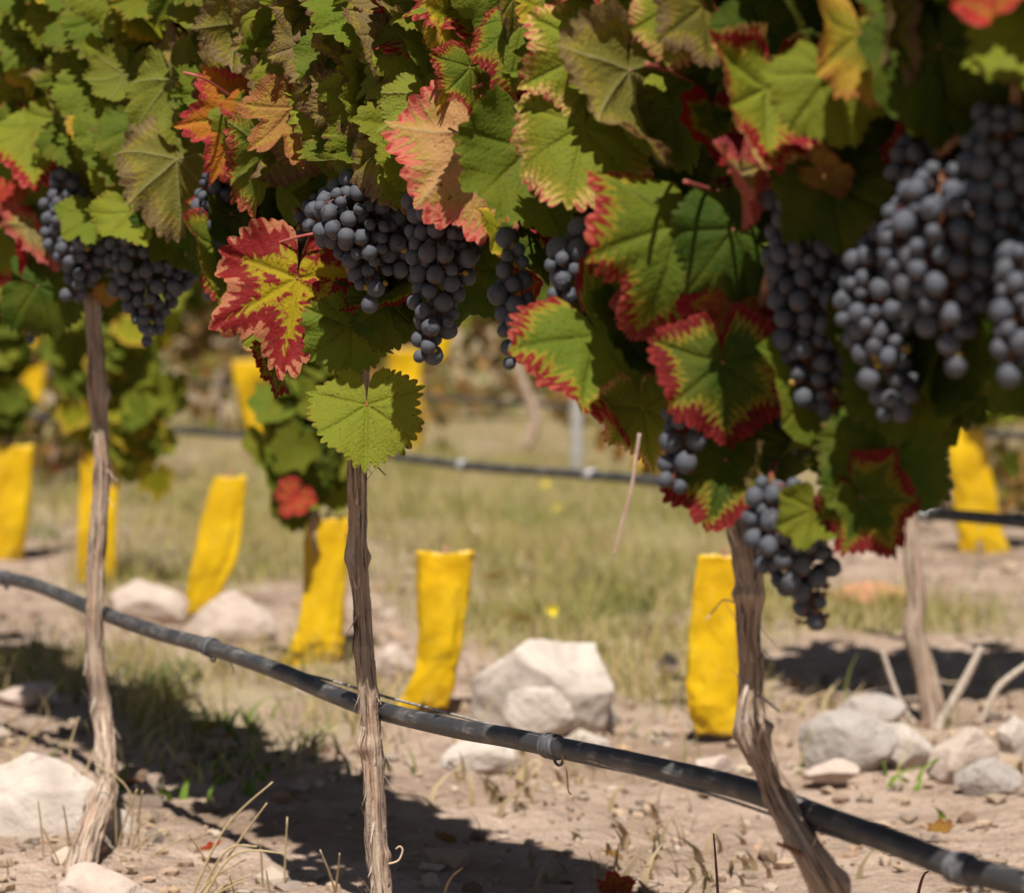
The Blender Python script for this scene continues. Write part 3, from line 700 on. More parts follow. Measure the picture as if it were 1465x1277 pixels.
bunch([(512, 258, 34), (505, 300, 78), (520, 340, 76), (532, 375, 46), (528, 405, 26), (528, 430, 12)], .13, 'sunlit loose bunch left of the long one, its lowest berries hanging over the trunk top', 1.4, 100, 1, .05, 4)
bunch([(452, 290, 24), (448, 320, 28), (447, 350, 20)], .07, 'small half shaded shoulder of grapes just above the red mottled leaf', 1, 30, 12, .03, 4)
bunch([(628, 242, 38), (630, 275, 58), (636, 320, 62), (632, 370, 56), (624, 420, 42), (618, 470, 38), (606, 505, 24)], .13, 'long sharply focused bunch hanging beside the peach pink leaf', 1.2, 100, 2, .03, 3)
bunch([(578, 280, 40), (580, 330, 45), (590, 390, 30)], .03, 'shaded grapes behind and between the two sunlit central bunches', 1, 60, 3, .0)
bunch([(540, 235, 30), (560, 262, 38)], .04, 'dark shaded cluster above the central bunches under the round brown leaf', 1, 36, 13, 0)
bunch([(735, 345, 24), (730, 400, 32), (738, 450, 40), (740, 490, 28), (730, 512, 8)], .22, 'dark loose bunch hanging just right of the long focused one', .9, 56, 4, 0)
bunch([(838, 330, 20), (812, 365, 38), (805, 420, 28), (795, 480, 22), (803, 530, 22), (808, 555, 12)], .24, 'partly shrivelled bunch behind the large folded green leaf', .9, 56, 5, .35, 2)
bunch([(980, 600, 36), (972, 650, 34), (962, 690, 26)], .26, 'small black bunch peeking out left of the red edged star leaf', 1, 34, 6, 0)
bunch([(1135, 290, 50), (1150, 350, 64), (1158, 420, 62), (1160, 490, 54), (1165, 540, 46), (1172, 580, 24)], .10, 'long shaded bunch directly above the crooked trunk, only its lower tip in sun', 1.6, 100, 7, .03, 2)
bunch([(1262, 330, 30), (1262, 380, 58), (1252, 450, 62), (1262, 510, 52), (1280, 560, 44), (1275, 590, 22)], .13, 'bunch with pinkish stem and tiny unripe berries at its tip, left of the biggest', 1.6, 100, 8, .05, 4)
bunch([(1345, 255, 50), (1350, 300, 92), (1352, 360, 98), (1350, 420, 82), (1355, 470, 52), (1372, 515, 22)], .17, 'biggest sunlit bunch of blue grey grapes at the right', 1.5, 100, 9, .03, 1)
bunch([(1430, 170, 50), (1432, 220, 66), (1436, 290, 62), (1440, 340, 50)], .10, 'dark shaded bunch in the upper right behind the biggest one', 1.2, 95, 10, .02)
bunch([(1460, 370, 40), (1462, 430, 50), (1450, 490, 42), (1445, 528, 22)], .14, 'bunch cut by the right edge of the picture', 1.1, 80, 11, 0)
bunch([(1320, 215, 40), (1300, 245, 40)], .08, 'shaded cluster of grapes just left of the upper right bunch', 1, 40, 14, 0)
bunch([(1132, 600, 42), (1125, 640, 36), (1122, 670, 20)], .03, 'black shaded cluster right beside the star shaped red leaf', 1, 50, 15, 0)
bunch([(1110, 700, 40), (1118, 760, 58), (1136, 800, 66), (1152, 840, 42), (1168, 878, 14)], .13, 'lowest bunch, half bare with pink stems showing, hanging by the crooked trunk', 1.4, 95, 16, .12, 0, bare=True)
bunch([(92, 255, 24), (95, 300, 42), (110, 350, 50), (125, 385, 40), (105, 418, 20)], .12, 'leftmost sunlit bunch, dusty blue, below the red tipped leaf', 1, 80, 17, .05, 2)
bunch([(45, 435, 30), (48, 460, 24), (45, 480, 10)], .06, 'small black bunch silhouetted at the far left under the leaves', 1, 24, 18, 0)
bunch([(212, 350, 62), (215, 400, 66), (215, 435, 44), (212, 468, 24), (212, 488, 8)], .08, 'wide black shaded bunch hanging between the left and centre trunks', 1.1, 100, 19, 0)
bunch([(315, 258, 34), (312, 300, 40), (318, 350, 32), (298, 420, 14)], .11, 'bunch glimpsed between hanging leaves left of the red mottled leaf', 1, 80, 20, .03)
bunch([(395, 450, 18), (405, 490, 22), (410, 528, 18)], .13, 'few black grapes showing through the gap of the red mottled leaf', 1, 22, 21, 0)

# tendrils and stray fibres of the near vines
def strand(name, mat, par, pp, r0, r1=None, n=6, zz=None):
    pts = [P(a, b, c) for a, b, c in smooth_path(pp, 6)]; r1 = r1 or r0 * .5; mb = MB()
    tube(mb, pts, [r0 + (r1 - r0) * i / len(pts) for i in range(len(pts))], n); return mb.build(name, mat, par)
strand('tendril', plain('faded_pink_tendril', (.42, .22, .18), (.5, .36, .3), .6, 60), VB['right'], [(915, 620, 1.55), (909, 660, 1.55), (903, 700, 1.55), (891, 745, 1.55), (885, 770, 1.55), (878, 794, 1.55)], .0009, .0006)
strand('tendril', M_TWINE, VB['right'], [(1052, 862, 1.58), (1035, 858, 1.57), (1022, 872, 1.57), (1010, 886, 1.56)], .0006, .0004)
strand('tendril', M_STEM, VB['right'], [(1180, 560, 1.48), (1205, 590, 1.5), (1240, 632, 1.52)], .0013)
strand('tendril', M_STEM, VB['right'], [(1240, 470, 1.4), (1310, 560, 1.42), (1320, 590, 1.42)], .001)
strand('tendril', M_CANE, VB['centre'], [(530, 660, 2.1), (540, 668, 2.09), (552, 680, 2.09)], .0009, .0003)
for q_ in ([(262, 104, 2.2), (290, 112, 2.2), (330, 138, 2.24)], [(520, 180, 2.1), (528, 235, 2.12), (524, 300, 2.1)], [(480, 330, 2.1), (430, 338, 2.1), (385, 352, 2.12)], [(690, 120, 1.8), (640, 145, 1.84)], [(610, 195, 1.9), (618, 245, 1.9)]): strand('shoot', M_PET, VB['centre'], q_, .0011, .0009)
for q_ in ([(925, 92, 1.5), (960, 102, 1.55), (1000, 122, 1.6)], [(980, 260, 1.5), (1030, 275, 1.56)]): strand('shoot', M_PET, VB['right'], q_, .0013, .0011)
strand('tendril', M_TWINE, VB['centre'], [(556, 1235, 2.1), (570, 1230, 2.1), (576, 1216, 2.1), (572, 1210, 2.1), (566, 1214, 2.1)], .0009, .0005)
strand('twig', M_STRIP, VB['right'], [(1082, 995, 1.585), (1100, 1005, 1.575), (1116, 1018, 1.57)], .0013, .0005)
strand('twig', M_CANE, VB['right'], [(1152, 1225, 1.58), (1128, 1212, 1.57), (1112, 1206, 1.565)], .0018, .001)
strand('twig', M_CANE, VB['right'], [(1462, 20, 1.32), (1455, 120, 1.33), (1452, 210, 1.34)], .0036, .0028, 10)
strand('tendril', M_STRIP, VB['left'], [(124, 935, 2.68), (123, 950, 2.68), (120, 966, 2.68)], .0018, .0008)

# ------------------------------------------------------------------ drip line of the near row
pp = [(-300, 760), (-120, 800), (0, 825), (60, 840), (140, 874), (220, 903), (300, 925), (400, 960), (470, 990), (540, 1015), (650, 1041), (720, 1053), (790, 1067), (900, 1090), (1000, 1112), (1080, 1133), (1180, 1170), (1280, 1205), (1370, 1240), (1465, 1265), (1600, 1310), (1800, 1370)]
pz = lambda x: zrow(x) + .055
e = empty('drip_line', P(790, 1067, pz(790)), 'black irrigation hose sagging in front, tied along the near vine trunks', 'hose')
mb = MB(); sp = smooth_path([(a, b, pz(a)) for a, b in pp], 12); pts = [P(*a) for a in sp]
tube(mb, pts, [.0071] * len(pts), 24, lambda i, a, s: 1 + .05 * noise.noise(Vector((s * 6, math.cos(a), 0))))
mb.build('hose', M_PIPE, e)
fr_ = frame_along(pts)
def tie(px):
    i = min(range(len(sp)), key=lambda k: abs(sp[k][0] - px)); c = pts[i]; t = fr_[i][0]
    mb = MB()
    for q in range(3):
        o_ = (q - 1) * .0048; ps = [c + t * (o_ + j * .0009) + fr_[i][1] * rnd.uniform(-.0004, .0004) for j in range(-3, 4)]
        rr_ = .0085 + rnd.uniform(-.0003, .0005); tube(mb, ps, [rr_ * (.965 if abs(j) == 3 else 1) for j in range(-3, 4)], 24)
    # knot tail below
    ps = [c - UP * .0075 + t * (.009 + .006 * math.cos(a)) - UP * .004 * math.sin(a) - FW * .003 for a in [x * math.pi / 6 for x in range(-1, 8)]]
    tube(mb, ps, [.0011] * len(ps), 6); return mb.build('tie', M_TAPE, e)
for px in (4, 303, 792, 1376): tie(px)
cyl = [(395, 955, .016), (420, 960, .018), (480, 975, .016), (540, 993, .014), (650, 1022, .012), (720, 1042, .0), (775, 1063, -.009), (800, 1070, -.011), (860, 1092, -.011), (950, 1117, -.008), (1030, 1140, -.004), (1090, 1160, -.001), (1140, 1178, .0), (1190, 1194, .002), (1230, 1208, .006)]
strand('wire', M_WIRE, e, [(a, b, pz(a) + c - .0) for a, b, c in cyl], .0012, .0012)
strand('fibre', M_TWINE, e, [(806, 1070, pz(806) - .011), (806, 1085, pz(806) - .013), (811, 1105, pz(806) - .013), (813, 1130, pz(806) - .013), (818, 1136, pz(806) - .013)], .0006, .0004)
strand('fibre', M_TWINE, e, [(318, 940, pz(318)), (330, 948, pz(318) - .01), (334, 958, pz(318) - .01), (331, 966, pz(318) - .01)], .0006, .0004)

# drip lines of the rows behind
def far_line(p_at, lab, x0, x1, clips):
    e2 = empty('drip_line', p_at((x0 + x1) / 2), lab, 'hose')
    pts = [p_at(x) for x in np.linspace(x0, x1, 60)]; mb = MB(); tube(mb, pts, [.0085] * 60, 10); mb.build('hose', M_PIPE, e2)
    for c in clips:
        q = p_at(c); t = (p_at(c + 5) - q).normalized(); mb = MB(); tube(mb, [q - t * .012, q - t * .01, q + t * .01, q + t * .012], [.009, .0115, .0115, .009], 12); mb.build('tie', plain('pale_clip', (.3, .3, .3), (.42, .42, .42)), e2)
def p2(px):
    y = 588 + .111 * px + 4 * math.sin(px * .012); return P(px, y, 1120 / (y - 449 - 4 * math.sin(px * .012)))
far_line(p2, 'blurred black hose of the second row, crossing behind the yellow sleeves', -300, 1700, (20, 205, 358, 662, 845, 1325))
def p3(px):
    z = 4.31 / (.488 + (px - CX) / FPX); return P(px, 449 + 1120 / z, z)
far_line(p3, 'faint distant hose of the third row', -200, 1800, (900,))

# ------------------------------------------------------------------ yellow sleeves
def sleeve(rings, z, label, seed, top_leaf=False):
    base = P(rings[-1][0], rings[-1][1], z); base.z = max(0, base.z - .0)
    e = empty('plant_sleeve', base, label, 'plant sleeve', 'yellow plastic sleeves round young vines')
    sp = smooth_path(rings, 8); N = 40; vs = []
    for i, (cx_, cy_, w_) in enumerate(sp):
        c = P(cx_, cy_, z); hw = w_ / FPX * z / 2; t = i / (len(sp) - 1)
        for k in range(N):
            a = 2 * math.pi * k / N; ca0 = math.cos(a)
            f = 1 + .10 * noise.noise(Vector((math.cos(a) * 1.2 + seed, math.sin(a) * 1.2, t * 4))) + .07 * noise.noise(Vector((math.cos(a) * 3 + seed, math.sin(a) * 3, t * 9)))
            cr = abs(noise.noise(Vector((math.cos(a) * 1.6 + seed, math.sin(a) * 1.6 - t * 3, t * 7 + seed)))); f += .12 - .5 * min(cr, .25) + (.12 * noise.noise(Vector((seed, t * 16, a * .4))) if t > .6 else 0)
            fl = 1 - .5 * max(0, (t - .7) / .3)
            fo = abs(noise.noise(Vector((math.cos(a) * 2.2 + seed, math.sin(a) * 2.2, t * 1.6 + seed * 2)))); f -= .28 * max(0, .16 - fo) / .16
            dd = (.30 + .08 * math.sin(t * 5 + seed)) * fl; bw = (.30 * noise.noise(Vector((ca0 * .9 + seed, t * 2.6, 1))) + .10 * noise.noise(Vector((ca0 * 2.5 + seed, t * 7, 5)))) * hw; ca = math.cos(a); ca = math.copysign(abs(ca) ** .8, ca)
            vs.append(c + RT * ca * hw * (1 + (f - 1) * .35) - FW * (math.sin(a) * hw * dd * f + bw) + UP * (.006 * noise.noise(Vector((a, seed, 1))) if i in (0, len(sp) - 1) else 0))
    mb = MB(); mb.add(vs, [(i * N + k, (i + 1) * N + k, (i + 1) * N + (k + 1) % N, i * N + (k + 1) % N) for i in range(len(sp) - 1) for k in range(N)])
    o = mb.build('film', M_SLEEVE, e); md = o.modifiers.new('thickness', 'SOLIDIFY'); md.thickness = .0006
    # young stem inside
    m2 = MB(); tube(m2, [P(rings[-1][0], rings[-1][1] + 4, z), P(rings[len(rings) // 2][0], rings[len(rings) // 2][1], z), P(rings[0][0], rings[0][1] - 12, z)], [.005, .004, .003], 8); m2.build('stem', M_CANE, e)
    return e
SL = [([(330, 682, 46), (322, 720, 56), (312, 780, 62), (298, 830, 56), (282, 868, 36), (270, 884, 10)], 'leaning yellow sleeve with a pointed foot, left of the centre trunk'),
 ([(470, 742, 58), (466, 790, 64), (463, 850, 60), (458, 900, 66), (450, 932, 80), (440, 955, 84)], 'yellow sleeve with flared torn foot, a red leaf at its mouth'),
 ([(638, 790, 82), (636, 830, 76), (632, 880, 68), (628, 930, 62), (624, 955, 58), (614, 985, 68), (602, 1014, 74)], 'shiny yellow sleeve standing between the centre trunk and the pale boulder'),
 ([(1038, 795, 78), (1032, 850, 80), (1026, 910, 80), (1024, 970, 82), (1028, 1015, 84), (1034, 1050, 70)], 'yellow sleeve half hidden by the crooked right trunk'),
 ([(20, 636, 56), (16, 690, 60), (12, 750, 60), (4, 802, 54)], 'yellow sleeve at the left edge with a dark patch of shade'),
 ([(144, 640, 52), (142, 700, 54), (140, 760, 54), (138, 835, 56)], 'yellow sleeve directly behind the left trunk'),
 ([(1378, 612, 52), (1386, 665, 58), (1394, 710, 62), (1402, 755, 62), (1410, 792, 72)], 'twisted yellow sleeve at the right, crossed by the second hose'),
 ([(54, 482, 32), (50, 520, 32), (46, 560, 32), (44, 582, 34)], 'small far yellow sleeve at the upper left beside green foliage'),
 ([(356, 515, 46), (360, 560, 44), (366, 600, 34), (370, 628, 24)], 'far yellow sleeve tapering downwards beneath the red mottled leaf'),
 ([(578, 500, 44), (580, 550, 46), (582, 600, 46), (584, 642, 44)], 'far yellow sleeve directly behind the broad green leaf'),
 ([(638, 462, 26), (632, 490, 24), (628, 515, 20)], 'tiny yellow sleeve below the long focused bunch'),
 ([(938, 640, 60), (935, 665, 60), (934, 688, 58)], 'short far yellow sleeve just behind the second hose, below the folded green leaf')]
SLZ = []
for i, (rg, lb) in enumerate(SL):
    z = G(rg[-1][0], rg[-1][1]).y if i not in (10,) else 9.5
    if i == 7: z = 12.0
    z = z / math.cos(PITCH) * 1.0
    sleeve(rg, z, lb, i * 3.3); SLZ.append(z)

# ------------------------------------------------------------------ background vines (foliage above the sleeves and rows behind)
def cloud(mb, c, rx_, ry_, rz_, n, s0, s1, classes, rr, red=0.0):
    for _ in range(n):
        while True:
            d = Vector((rr.uniform(-1, 1), rr.uniform(-1, 1), rr.uniform(-1, 1)))
            if d.length < 1: break
        d = Vector((rr.gauss(0, .52), rr.gauss(0, .5), rr.gauss(0, .55))) if rr.random() < .75 else d
        p = c + Vector((d.x * rx_, d.y * ry_, d.z * rz_)); t = Vector((rr.uniform(-.8, .8), rr.uniform(-.8, .3), -1)).normalized()
        n_ = Vector((rr.uniform(-.7, .7), -1, rr.uniform(0, .9))); n_ = (n_ - t * n_.dot(t)).normalized()
        leaf_geo(mb, p, t.cross(n_).normalized(), t, n_, rr.uniform(s0, s1), rr.randrange(9000), CL[rr.choice(classes)], .3, .3, .3, .08, 0, 0, False)
def bg_vine(clouds, z, base, label, classes=('G', 'D', 'L'), group='blurred vines behind the near row', tk=True, seed=0, s=(.03, .045)):
    rr = random.Random(seed)
    b = G(*base) ; b = P(base[0], base[1], z) if b.y < 0 else b
    e = empty('young_vine', Vector((P(base[0], base[1], z).x, z, 0)), label, 'grape vine', group)
    mb = MB()
    for px, py, rx_, ry_, n_ in clouds:
        c = P(px, py, z); cloud(mb, c, rx_ / FPX * z, rx_ / FPX * z * .8, ry_ / FPX * z, n_, s[0], s[1], classes, rr)
    mb.build('foliage', M_LEAF, e)
    if tk:
        top = clouds[0]; mb = MB(); pts = [P(base[0], base[1], z), P((base[0] * 2 + top[0]) / 3 + 6, (base[1] * 2 + top[1]) / 3, z), P(top[0], top[1], z), P(top[0] + 5, top[1] - 60, z)]
        tube(mb, [Vector(q) for q in smooth_path([tuple(q) for q in pts], 6)], [.008] * 19, 10, lambda i, a, s_: 1 + .2 * noise.noise(Vector((a, s_ * 20, 1)))); mb.build('trunk', M_BARK, e)
    return e
bg_vine([(160, 520, 62, 110, 120), (185, 610, 40, 50, 40), (130, 430, 70, 60, 60)], SLZ[5], (140, 830), 'green vine growing out of the sleeve behind the left trunk', ('G', 'L', 'L', 'Y'), seed=1)
bg_vine([(440, 640, 38, 70, 80), (458, 580, 32, 60, 55), (462, 500, 30, 50, 35)], SLZ[1], (462, 950), 'green vine out of the flared sleeve left of the centre trunk', ('G', 'G', 'L', 'D'), seed=2)
bg_vine([(1385, 560, 26, 30, 20), (1425, 530, 45, 50, 50), (1440, 470, 60, 60, 50)], SLZ[6], (1400, 790), 'green vine above the twisted sleeve at the right', ('G', 'L', 'L'), seed=3)
bg_vine([(2, 480, 30, 80, 60), (8, 585, 26, 26, 24)], SLZ[4], (10, 800), 'green vine at the left edge above the edge sleeve', seed=4)
bg_vine([(100, 560, 30, 50, 30), (115, 470, 40, 50, 40)], 8.0, (60, 690), 'olive vine between the two left sleeves', ('G', 'O'), seed=5)
# red leaf over the flared sleeve
mb = MB(); leaf_geo(mb, P(424, 708, SLZ[1] - .05), (-RT * .8 + UP * .55).normalized(), (-UP * .8 - RT * .5 - FW * .3).normalized(), (-FW + UP * .3).normalized(), .034, 77, CL['CR'], .5, .5, .3, .1); o = mb.build('leaf', M_LEAF, None, P(424, 700, SLZ[1] - .05)); 
vtmp = [q for q in bpy.data.objects if q.get('label', '').startswith('green vine out of the flared')][0]
o.parent = vtmp; o.location = WL[o.name] - WL[vtmp.name]; o['label'] = 'bright red leaf'

# rows behind, one proto vine copied
def proto_vine(seed):
    rr = random.Random(seed); e = empty('row_vine', (0, 0, 0), 'x', 'grape vine', 'vines in the far rows')
    mb = MB(); cloud(mb, Vector((0, 0, .72)), .32, .22, .30, 190, .035, .055, ('G', 'D', 'O', 'L', 'BR'), rr); cloud(mb, Vector((rr.uniform(-.15, .15), 0, .42)), .20, .15, .17, 40, .03, .05, ('BR', 'O', 'OP', 'BR'), rr)
    cloud(mb, Vector((rr.uniform(-.3, .3), 0, .10)), .40, .22, .13, 70, .02, .045, ('BR', 'O', 'BR', 'G', 'OR'), rr)
    mb.build('foliage', M_LEAF, e)
    pts = [Vector(q) for q in smooth_path([(0, 0, -.02), (rr.uniform(-.03, .03), 0, .15), (rr.uniform(-.04, .04), 0, .35), (0, 0, .7)], 6)]
    mb = MB(); tube(mb, pts, [.012] * len(pts), 10, lambda i, a, s_: 1 + .25 * noise.noise(Vector((math.cos(a) * 2, s_ * 30, seed)))); mb.build('trunk', M_BARK, e); return e
protos = [proto_vine(s) for s in (41, 42, 43)]
spots = []
for row, (c0, z0_, z1_) in enumerate([(2.54, 4.6, 17), (4.31, 6.8, 22), (6.1, 9.4, 28), (7.9, 12, 34), (9.7, 14, 40), (11.5, 16, 46)]):
    z = z0_
    while z < z1_:
        x = c0 - .488 * z; px = CX + FPX * x / z
        if -250 < px < 1750 and not (row == 0 and 250 < px < 1250) and not (row == 1 and (330 < px < 400 or 550 < px < 670 or 20 < px < 90)): spots.append((x + .08, z, row))
        z += 1.0 + .1 * row + rnd.uniform(-.15, .15)
used = [False] * 3
RN = ['second', 'third', 'fourth', 'fifth', 'sixth', 'seventh']
def where(px):
    return 'far left' if px < 200 else 'left' if px < 480 else 'middle left' if px < 732 else 'middle right' if px < 1000 else 'right' if px < 1265 else 'far right'
for i, (x, y, row) in enumerate(spots):
    k = i % 3; pr = protos[k]
    if used[k]:
        e = pr.copy(); COL.objects.link(e); WL[e.name] = Vector((x, y, 0))
        for ch in pr.children:
            c = ch.copy(); COL.objects.link(c); c.parent = e
    else: e = pr; used[k] = True
    e.location = (x, y, 0); s_ = rnd.uniform(.85, 1.12); e.scale = (s_, s_, s_); e.rotation_euler = (0, 0, rnd.uniform(0, 6.28))
    e['label'] = 'hazy out of focus vine of the %s row, %s' % (RN[row], where(CX + FPX * x / y)); e['group'] = 'vines in the %s row, %s' % (RN[row], where(CX + FPX * x / y))

# pale post and bent trunk seen through the gap, the bare trunk at right
def bg_trunk(path, z, label, mat=M_BARK, cat='grape vine', name='bare_vine', n=16, rg=.12, seed=0, foliage=False):
    sp = smooth_path(path, 8); pts = [P(a, b, z) for a, b, c in sp]; mb = MB()
    tube(mb, pts, [c / FPX * z / 2 for a, b, c in sp], n, lambda i, a, s_: 1 + rg * noise.noise(Vector((math.cos(a) * 2 + seed, math.sin(a) * 2, s_ * 15))))
    o = mb.build(name, mat, None, Vector((pts[-1].x, pts[-1].y, max(0, pts[-1].z)))); return tag(o, label, cat)
rv = bg_trunk([(1322, 560, 26), (1306, 640, 24), (1302, 720, 24), (1306, 800, 26), (1312, 860, 27), (1308, 905, 30), (1324, 960, 32), (1338, 1035, 40)], 3.32, 'pale blurred vine trunk behind the right grapes, bending near its foot', seed=3, name='row_vine')
mb = MB(); c_ = P(1390, 449, 3.36); cloud(mb, Vector((c_.x, c_.y, .76)), .25, .18, .14, 230, .035, .055, ('G', 'D', 'L'), random.Random(88)); mb.build('foliage', M_LEAF, rv)
bg_trunk([(738, 430, 14), (742, 520, 14), (752, 560, 15), (766, 600, 16), (752, 640, 18)], 8.6, 'far bent vine trunk left of the grey post', seed=5)
bg_trunk([(826, 420, 18), (826, 560, 18), (825, 676, 18)], 8.2, 'far grey trellis post standing behind the second hose', M_POST, 'post', 'trellis_post', rg=.0)
bg_trunk([(1404, 925, 10), (1382, 970, 12), (1362, 1005, 13), (1340, 1045, 16)], 3.25, 'dry pale stick poking up among the stones at right', M_STRIP, 'stick', 'dry_stick', rg=.2, n=8)
bg_trunk([(1470, 950, 9), (1440, 972, 10), (1424, 990, 11), (1400, 1040, 9)], 3.3, 'dry grey twig at the right edge behind the stones', M_STRIP, 'stick', 'dry_stick', rg=.2, n=8, seed=2)
bg_trunk([(1262, 930, 8), (1280, 985, 9), (1296, 1020, 9), (1320, 1050, 10)], 3.3, 'thin dry twig leaning against the bare trunk foot', M_STRIP, 'stick', 'dry_stick', rg=.2, n=8, seed=4)

# ------------------------------------------------------------------ stones
def rock(px, py, wpx, hpx, mat, label, seed, depth=.8, sub=5, ang=0, yb=None, name='stone'):
    """px,py centre; py+h/2 sits on the ground"""
    b = G(px, yb or (py + hpx / 2)); z = b.y; s = z / FPX
    rx_, rz_ = wpx * s / 2, hpx * s / 2; bm = bmesh.new(); bmesh.ops.create_icosphere(bm, subdivisions=sub, radius=1)
    rr = random.Random(seed); planes = [(Vector((rr.uniform(-1, 1), rr.uniform(-1, 1), rr.uniform(-.3, .9))).normalized(), rr.uniform(.5, .8)) for _ in range(13)]
    for v in bm.verts:
        for n_, d in planes:
            q = v.co.dot(n_) - d
            if q > 0: v.co -= n_ * q * .93
        v.co *= 1 + .09 * fbm(v.co * 1.6 + Vector((seed, 0, 0)), 5) + .03 * fbm(v.co * 7 + Vector((seed, 0, 0)), 3)
        v.co = Vector((v.co.x * rx_ * 1.25, v.co.y * rx_ * depth, v.co.z * rz_ * 1.35 - rz_ * .12))
    bmesh.ops.rotate(bm, verts=bm.verts, matrix=Matrix.Rotation(R(ang), 3, 'Y'))
    me = bpy.data.meshes.new(name); bm.to_mesh(me); bm.free(); me.materials.append(mat); me.polygons.foreach_set('use_smooth', [True] * len(me.polygons))
    o = bpy.data.objects.new(name, me); c = P(px, py, z + rx_ * depth * .5); link(o, None, c); return tag(o, label, 'stone')
rock(778, 974, 192, 142, M_ROCKW, 'large pale boulder right of the shiny sleeve, the largest stone in the middle distance', 36, .7, ang=4, name='boulder')
rock(778, 1010, 95, 62, M_ROCKW, 'small cream stone leaning against the front of the large boulder', 2, yb=1050)
rock(840, 1005, 80, 72, M_ROCKG, 'grey stone at the right foot of the large boulder', 3)
rock(52, 1182, 300, 212, M_ROCKW, 'big white rock in the lower left corner beside the slim trunk', 4, .5, ang=8, yb=1200, name='boulder')
rock(150, 1275, 150, 70, M_ROCKP, 'pinkish rock at the bottom edge below the white rock', 5, yb=1300)
rock(330, 885, 130, 80, M_ROCKP, 'pale pink rounded rock behind the foot of the leaning sleeve', 6, .6)
rock(200, 860, 120, 60, M_ROCKP, 'low blurred rock right of the left trunk above the hose', 7, .6)
rock(688, 1078, 120, 48, M_ROCKW, 'low cream stone just under the hose', 8, .6)
rock(832, 1060, 66, 34, M_ROCKW, 'small round pale stone above the hose tie', 9)
rock(1212, 1052, 120, 90, M_ROCKG, 'grey stone leftmost of the group at right', 10, ang=-15)
rock(1282, 1058, 92, 62, M_ROCKW, 'cream stone in the middle of the right group', 11, ang=10)
rock(1368, 1076, 104, 66, M_ROCKP, 'slanting slab stone at the foot of the dry stick', 12, ang=-22)
rock(1412, 1108, 80, 46, M_ROCKG, 'small grey stone in front of the slanting slab', 13)
rock(1452, 1050, 56, 50, M_ROCKW, 'rounded cream stone at the right edge', 14)
rock(1255, 850, 110, 30, rock_material('orange_rock', (.48, .24, .13), (.40, .2, .12), (.3, .15, .1)), 'flat orange brown stone left of the bare trunk', 15)
rock(955, 948, 40, 24, M_ROCKP, 'small pink stone in the grass left of the right sleeve', 16)
rock(560, 945, 60, 50, M_ROCKP, 'reddish clod between the two middle sleeves', 17)
rock(40, 990, 90, 34, M_ROCKP, 'flat pale stone at the left edge in the grass', 18)
rock(1240, 1012, 90, 40, M_ROCKG, 'flat grey stone behind the right group', 19)
rock(1020, 1095, 60, 30, M_ROCKP, 'small tan stone left of the crooked trunk above the hose', 20)
rock(1190, 1100, 70, 26, M_ROCKP, 'tan flat stone right of the crooked trunk under the group', 21)

# small stones and clods: nobody could count them
rr = random.Random(5); mb = MB()
ico = bmesh.new(); bmesh.ops.create_icosphere(ico, subdivisions=1, radius=1); iv = [v.co.copy() for v in ico.verts]; ifc = [tuple(v.index for v in f.verts) for f in ico.faces]; ico.free()
STC = [(.40, .30, .22), (.36, .26, .19), (.44, .36, .29), (.40, .3, .22), (.38, .28, .2), (.25, .19, .15), (.40, .27, .18), (.30, .24, .2), (.2, .13, .09)]
cnt = 0
while cnt < 9000:
    y = rr.uniform(1.2, 7.5); x = rr.uniform(-1, 1) * (.25 * y + .15)
    g = grassy(x, y)
    if rr.random() < g * .8: continue
    d = noise.noise(Vector((x * 4, y * 4, 9)))
    if rr.random() > .5 + d: continue
    s = .0022 + .009 * rr.random() ** 4 + (.012 if rr.random() < .012 else 0); c = rr.choice(STC); f = rr.uniform(.75, 1.2); cnt += 1
    o_ = Vector((x, y, gh(x, y) + s * .3)); sx, sy, sz = rr.uniform(.7, 1.4), rr.uniform(.7, 1.4), rr.uniform(.4, .9); a = rr.uniform(0, 6.28); ca, sa = math.cos(a), math.sin(a)
    vs = []
    for v in iv:
        q = Vector((v.x * sx, v.y * sy, v.z * sz)) * rr.uniform(.6, 1.25) * s; vs.append(o_ + Vector((q.x * ca - q.y * sa, q.x * sa + q.y * ca, q.z)))
    mb.add(vs, ifc, {'c_base': [(c[0] * f, c[1] * f, c[2] * f, 1)] * len(vs)})
tag(mb.build('gravel', M_STONE, None, (0, 0, 0), smooth=False), 'loose pebbles and clods on the sandy soil', 'gravel', kind='stuff')

